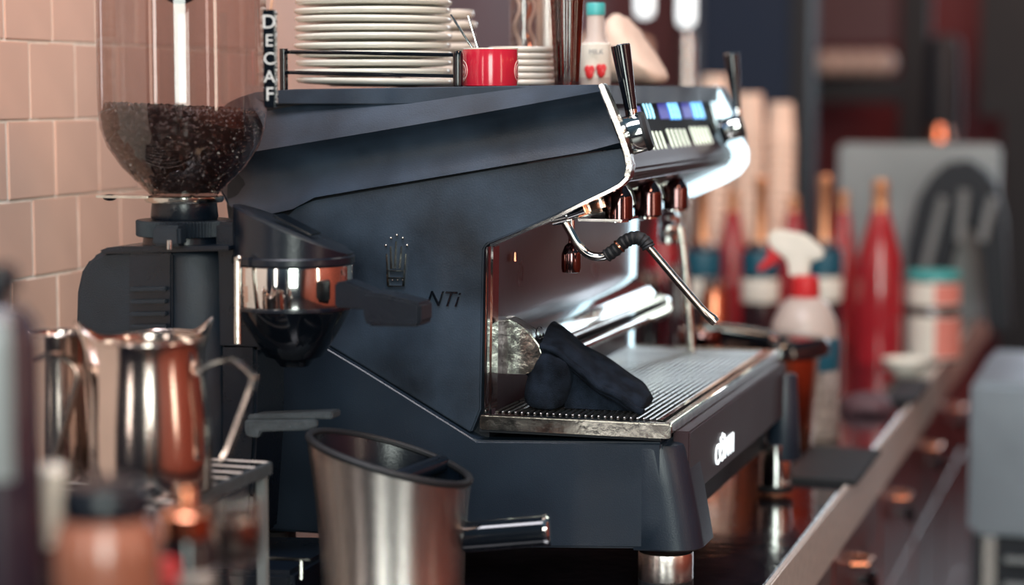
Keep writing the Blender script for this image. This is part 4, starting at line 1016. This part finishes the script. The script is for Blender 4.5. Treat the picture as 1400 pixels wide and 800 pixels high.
redb(1082, 4.75, 24, 268, 'red bottle half hidden behind the white spray head')
redb(1150, 4.8, 22, 262, 'slim red bottle left of the large red bottle')
redb(905, 4.5, 26, 300, 'red bottle seen through the machine opening beside the lit strip')
# small sauce bottles seen through the opening
for i, (px, y_, m) in enumerate(((888, 380, 'gloss'), (925, 372, 'darkglass'), (975, 390, 'copper'))):
    stacked('small_jar', px, 3.9, [('jar_body', M[m], [(17, 545), (18, 470), (18, y_+14), (14, y_+4)]), ('lid', M['chrome'], [(15, y_+5), (15, y_-8), (12, y_-10)])], ('small black jar with a chrome lid beside the lit strip', 'small dark jar with a chrome lid behind the far steam wand', 'small copper-coloured jar with a chrome lid left of the steam wand tip')[i], 'jar', group='small lidded jars behind the machine')
# stacked labelled tubs
def tub(px, H, yb, yt, zb, label, lid):
    xy, pr = px_prof(px, H, [(34, yb), (36, yb-4), (36, yt+6), (34, yt)])
    T = thing('food_tub', (xy.x, xy.y, zb), label, 'tub', 'labelled tubs stacked on the far counter')
    dz = zb-pr[0][1]; pr = [(r, z+dz) for r, z in pr]
    B().lathe(xy, pr, 36).build('tub_body', M['darkglass'], T, smooth=40)
    r = pr[1][0]*1.01; zm = pr[1][1]; zM = pr[2][1]
    B().lathe(xy, [(r, zm), (r, zM)], 36).build('label', M['paperwhite'], T)
    seg = [xy+Vector((math.cos(a)*r*1.01, math.sin(a)*r*1.01, 0)) for a in [math.radians(-90+8+k*8) for k in range(10)]]
    B().grid([[p+Vector((0, 0, z)) for p in seg] for z in (zm+.004, zM-.003)]).build('pink_print', M['pink'], T)['label'] = 'pink printed patch on the label'
    B().lathe(xy, [(r*1.0, pr[-1][1]-.004), (r*1.02, pr[-1][1]), (r*.98, pr[-1][1]+lid)], 36).build('lid', M['teal'] if lid > .008 else M['darkglass'], T)
    return pr[-1][1]+lid
zt1 = tub(1276, 4.45, 492, 424, 0, 'lower tub of the two stacked at right, with white and pink label', .006)
tub(1276, 4.45, 418, 376, zt1, 'upper tub of the two stacked at right, white label and teal lid', .012)
# grey folded cloth
blob_c = [(1150, 566), (1152, 548), (1170, 538), (1196, 540), (1214, 546), (1220, 558), (1212, 566)]
gcx = atz(1185, 562, .0)
o = blob('folded_cloth', blob_c, gcx.y, .12, M['mauve'], 'small crumpled grey cloth on the counter before the large red bottle', 'cloth')
# paper cup stacks
def cupstack(px, H, rpx, ytop, label, ybase=None):
    xy, pr = px_prof(px, H, [(rpx, 300)]); R = pr[0][0]; topz_ = zfor(H, ytop); n = int((topz_-.09)/.022)
    tmpl = None
    for i in range(n+1):
        z = 0+i*.022
        if tmpl is None:
            tmpl = B().lathe((xy.x, xy.y, 0), [(R, 0), (R*1.03, .001), (R*1.03, .005), (R*.98, .007), (R*.78, .095), (R*.76, .096), (.0001, .094)], 28).build('paper_cup', M['paper'], smooth=40); o = tmpl
        else: o = tmpl.copy(); COL.objects.link(o); o.location = (xy.x, xy.y, z)
        tag(o, label, 'paper cup', label+' group')
        o['group'] = label
cupstack(1022, 4.95, 23, 122, 'cream paper cup nested upside down in the taller stack beside the navy pillar')
cupstack(1066, 5.0, 20, 142, 'cream paper cup nested upside down in the shorter stack beside the navy pillar')
cupstack(975, 4.9, 22, 96, 'cream paper cup nested upside down in the leftmost stack behind the far lever')
# pale board and black draped cover at the far end of the counter
Hb = 5.3
a = atd(1146, 196, Hb); c = atd(1372, 196, Hb)
tag(B().bx(a.x, c.x, a.y, a.y+.05, 0.0, a.z).build('grey_screen', M['greyboard'], bevel=.01), 'pale grey metal screen standing at the far end of the counter', 'screen')
arch = [(1236, 520), (1238, 400), (1244, 330), (1258, 270), (1282, 232), (1312, 216), (1342, 224), (1362, 250), (1374, 300), (1380, 400), (1382, 520), (1352, 520), (1350, 420), (1344, 350), (1334, 310), (1322, 300), (1310, 330), (1296, 380), (1290, 430), (1290, 520)]
ayy = a.y-.22
AR = thing('draped_cover', (aty(1300, 500, ayy).x, ayy, 0), 'black arched cover in front of the pale grey screen', 'cover')
pz = pxz(arch, ayy); pz = [(p[0], max(.0, p[1])) for p in pz]
for i in range(len(pz)):
    if arch[i][1] == 520: pz[i] = (pz[i][0], 0.0)
B().prism(pz, ayy-.06, ayy+.06).build('cover_shell', M['navyshadow'], AR, bevel=.02)
for (p, q) in (((1262, 380), (1290, 270)), ((1312, 330), (1318, 260)), ((1342, 330), (1358, 270))):
    B().tube([aty(*p, ayy-.07), aty(*q, ayy-.07)], .012, 10).build('strap', M['greyboard'], AR)['label'] = 'grey strap'
# round glasses on the far wall rail and dark silhouette
for i, px in enumerate((1130, 1150, 1170, 1190, 1208)):
    p = atd(px, 86, 8.15); tag(B().ball(p, .05, 18, (1, 1, 1)).build('round_glass', M['clearplastic']), ('leftmost', 'second from left', 'middle', 'second from right', 'rightmost')[i]+' of the five round pinkish glasses high on the far rail', 'glass', 'round glasses on the far rail')
shx, shp_ = px_prof(1288, 6.9, [(24, 190), (26, 170), (24, 70), (20, 52), (8, 48)])
gg = thing('tall_flask', (shx.x, shx.y, -.95), 'tall black flask silhouette against the far red wall', 'flask')
shp_ = [(shp_[0][0], -.95)]+shp_
B().lathe(shx, shp_, 32).build('flask_body', M['navyshadow'], gg)
B().lathe(shx+Vector((0, -.12, 0)), [(.03, zfor(6.9, 200)), (.045, zfor(6.9, 190)), (.03, zfor(6.9, 172))], 24).build('copper_knob', M['copper'], gg)
# pendant lamps and post at the top
for i, (px, y0_, y1_, Hh) in enumerate(((881, -40, 20, 5.2), (938, -40, 32, 5.0))):
    xy, pr = px_prof(px, Hh, [(5, y1_+4), (11, y1_), (12, y1_-8), (12, y0_), (6, y0_-6)])
    L = thing('pendant_lamp', (xy.x, xy.y, pr[0][1]), ('left glowing white pendant lamp above the near steam lever', 'right glowing white pendant lamp above the machine panel')[i], 'lamp', 'white pendant lamps')
    B().lathe(xy, pr, 28).build('lamp_glass', M['greywhite'], L)
    B().lathe(xy, [(.004, pr[-1][1]), (.004, 2.9)], 10).build('cable', M['plastic'], L)
xy, pr = px_prof(938, 4.9, [(10, 300), (10, 60), (9, 44)])
tag(B().lathe(xy, [(pr[0][0]*1.5, 0), (pr[0][0]*1.5, .01), (pr[0][0], .015), (pr[0][0], pr[1][1]), (pr[2][0]*.8, pr[2][1])], 24).build('tap_column', M['brushed']), 'slim grey steel column below the right pendant lamp', 'tap')
# shelf board in the back with loaves-coloured tone
a = atd(640, 40, 5.6); c = atd(872, 84, 5.6)
tag(B().bx(a.x, c.x, a.y, a.y+.3, c.z, a.z-.02).build('wall_shelf', M['paper'], bevel=.01), 'thick pale timber shelf on the far wall behind the glasses', 'shelf')
# steel cabinet at the right edge and bowls
a = atd(1326, 560, 3.9); 
SCB = thing('steel_bin', (a.x+.16, a.y+.1, -.95), 'brushed steel cabinet cut by the right photo edge', 'cabinet')
za = atd(1340, 520, 3.9).z; zm = atd(1340, 735, 3.9).z
B().bx(a.x, a.x+.5, a.y, a.y+.5, zm, za).build('steel_panel', M['cabinet'], SCB, bevel=.012)
B().bx(a.x+.01, a.x+.49, a.y+.02, a.y+.48, -.95, zm-.002).build('plinth', M['navyshadow'], SCB)
B().bx(a.x+.03, a.x+.055, a.y-.005, a.y+.02, -.95, zm-.002).build('post', M['brushed'], SCB)
for k in range(3): B().bx(a.x+.07, a.x+.49, a.y+.0, a.y+.02, zm-.05-k*.05, zm-.04-k*.05).build('grille_bar', M['greyboard'], SCB, bevel=.002)
bw = atd(1392, 518, 4.05)
def bowl(c, r, label):
    return tag(B().lathe(c, [(r*.4, 0), (r*.45, .002), (r*.8, r*.35), (r, r*.75), (r*.97, r*.76), (r*.75, r*.38), (r*.001, r*.1)], 36).build('bowl', M['white'], smooth=50), label, 'bowl', 'white bowls at the right edge')
bowl(Vector((a.x+.16, a.y+.12, za)), .055, 'white bowl on the steel cabinet at the right edge')
pbw = atz(1338, 520, 0)
bowl(Vector((min(pbw.x, XE-.05), pbw.y, 0.0)), .05, 'white bowl on the counter corner near the steel cabinet')
pt_ = atz(1285, 558, 0)
tag(B().bx(XE-.05, XE+.012, pt_.y+.02, pt_.y+.3, .0015, .012).build('bar_towel', M['navyshadow'], bevel=.004), 'dark folded towel lying over the far counter edge', 'towel')
# warm bulbs of the room behind and beside the camera (reflected in the chrome)
for i, (x, y, z) in enumerate(((1.6, 1.6, 1.3), (1.9, 2.6, 1.35), (2.1, 3.6, 1.3), (1.2, .4, 1.5), (2.3, 4.8, 1.4))):
    L = thing('pendant_bulb', (x, y, z), ('warm pendant bulb over the room, nearest the camera side', 'second warm pendant bulb over the room', 'third warm pendant bulb over the room', 'warm pendant bulb behind the camera', 'farthest warm pendant bulb over the room')[i], 'lamp', 'warm pendant bulbs over the room')
    B().ball((x, y, z), .05, 14).build('bulb_glass', M['bulb'], L); B().lathe((x, y, z), [(.004, .045), (.004, 1.6)], 8).build('cable', M['plastic'], L)
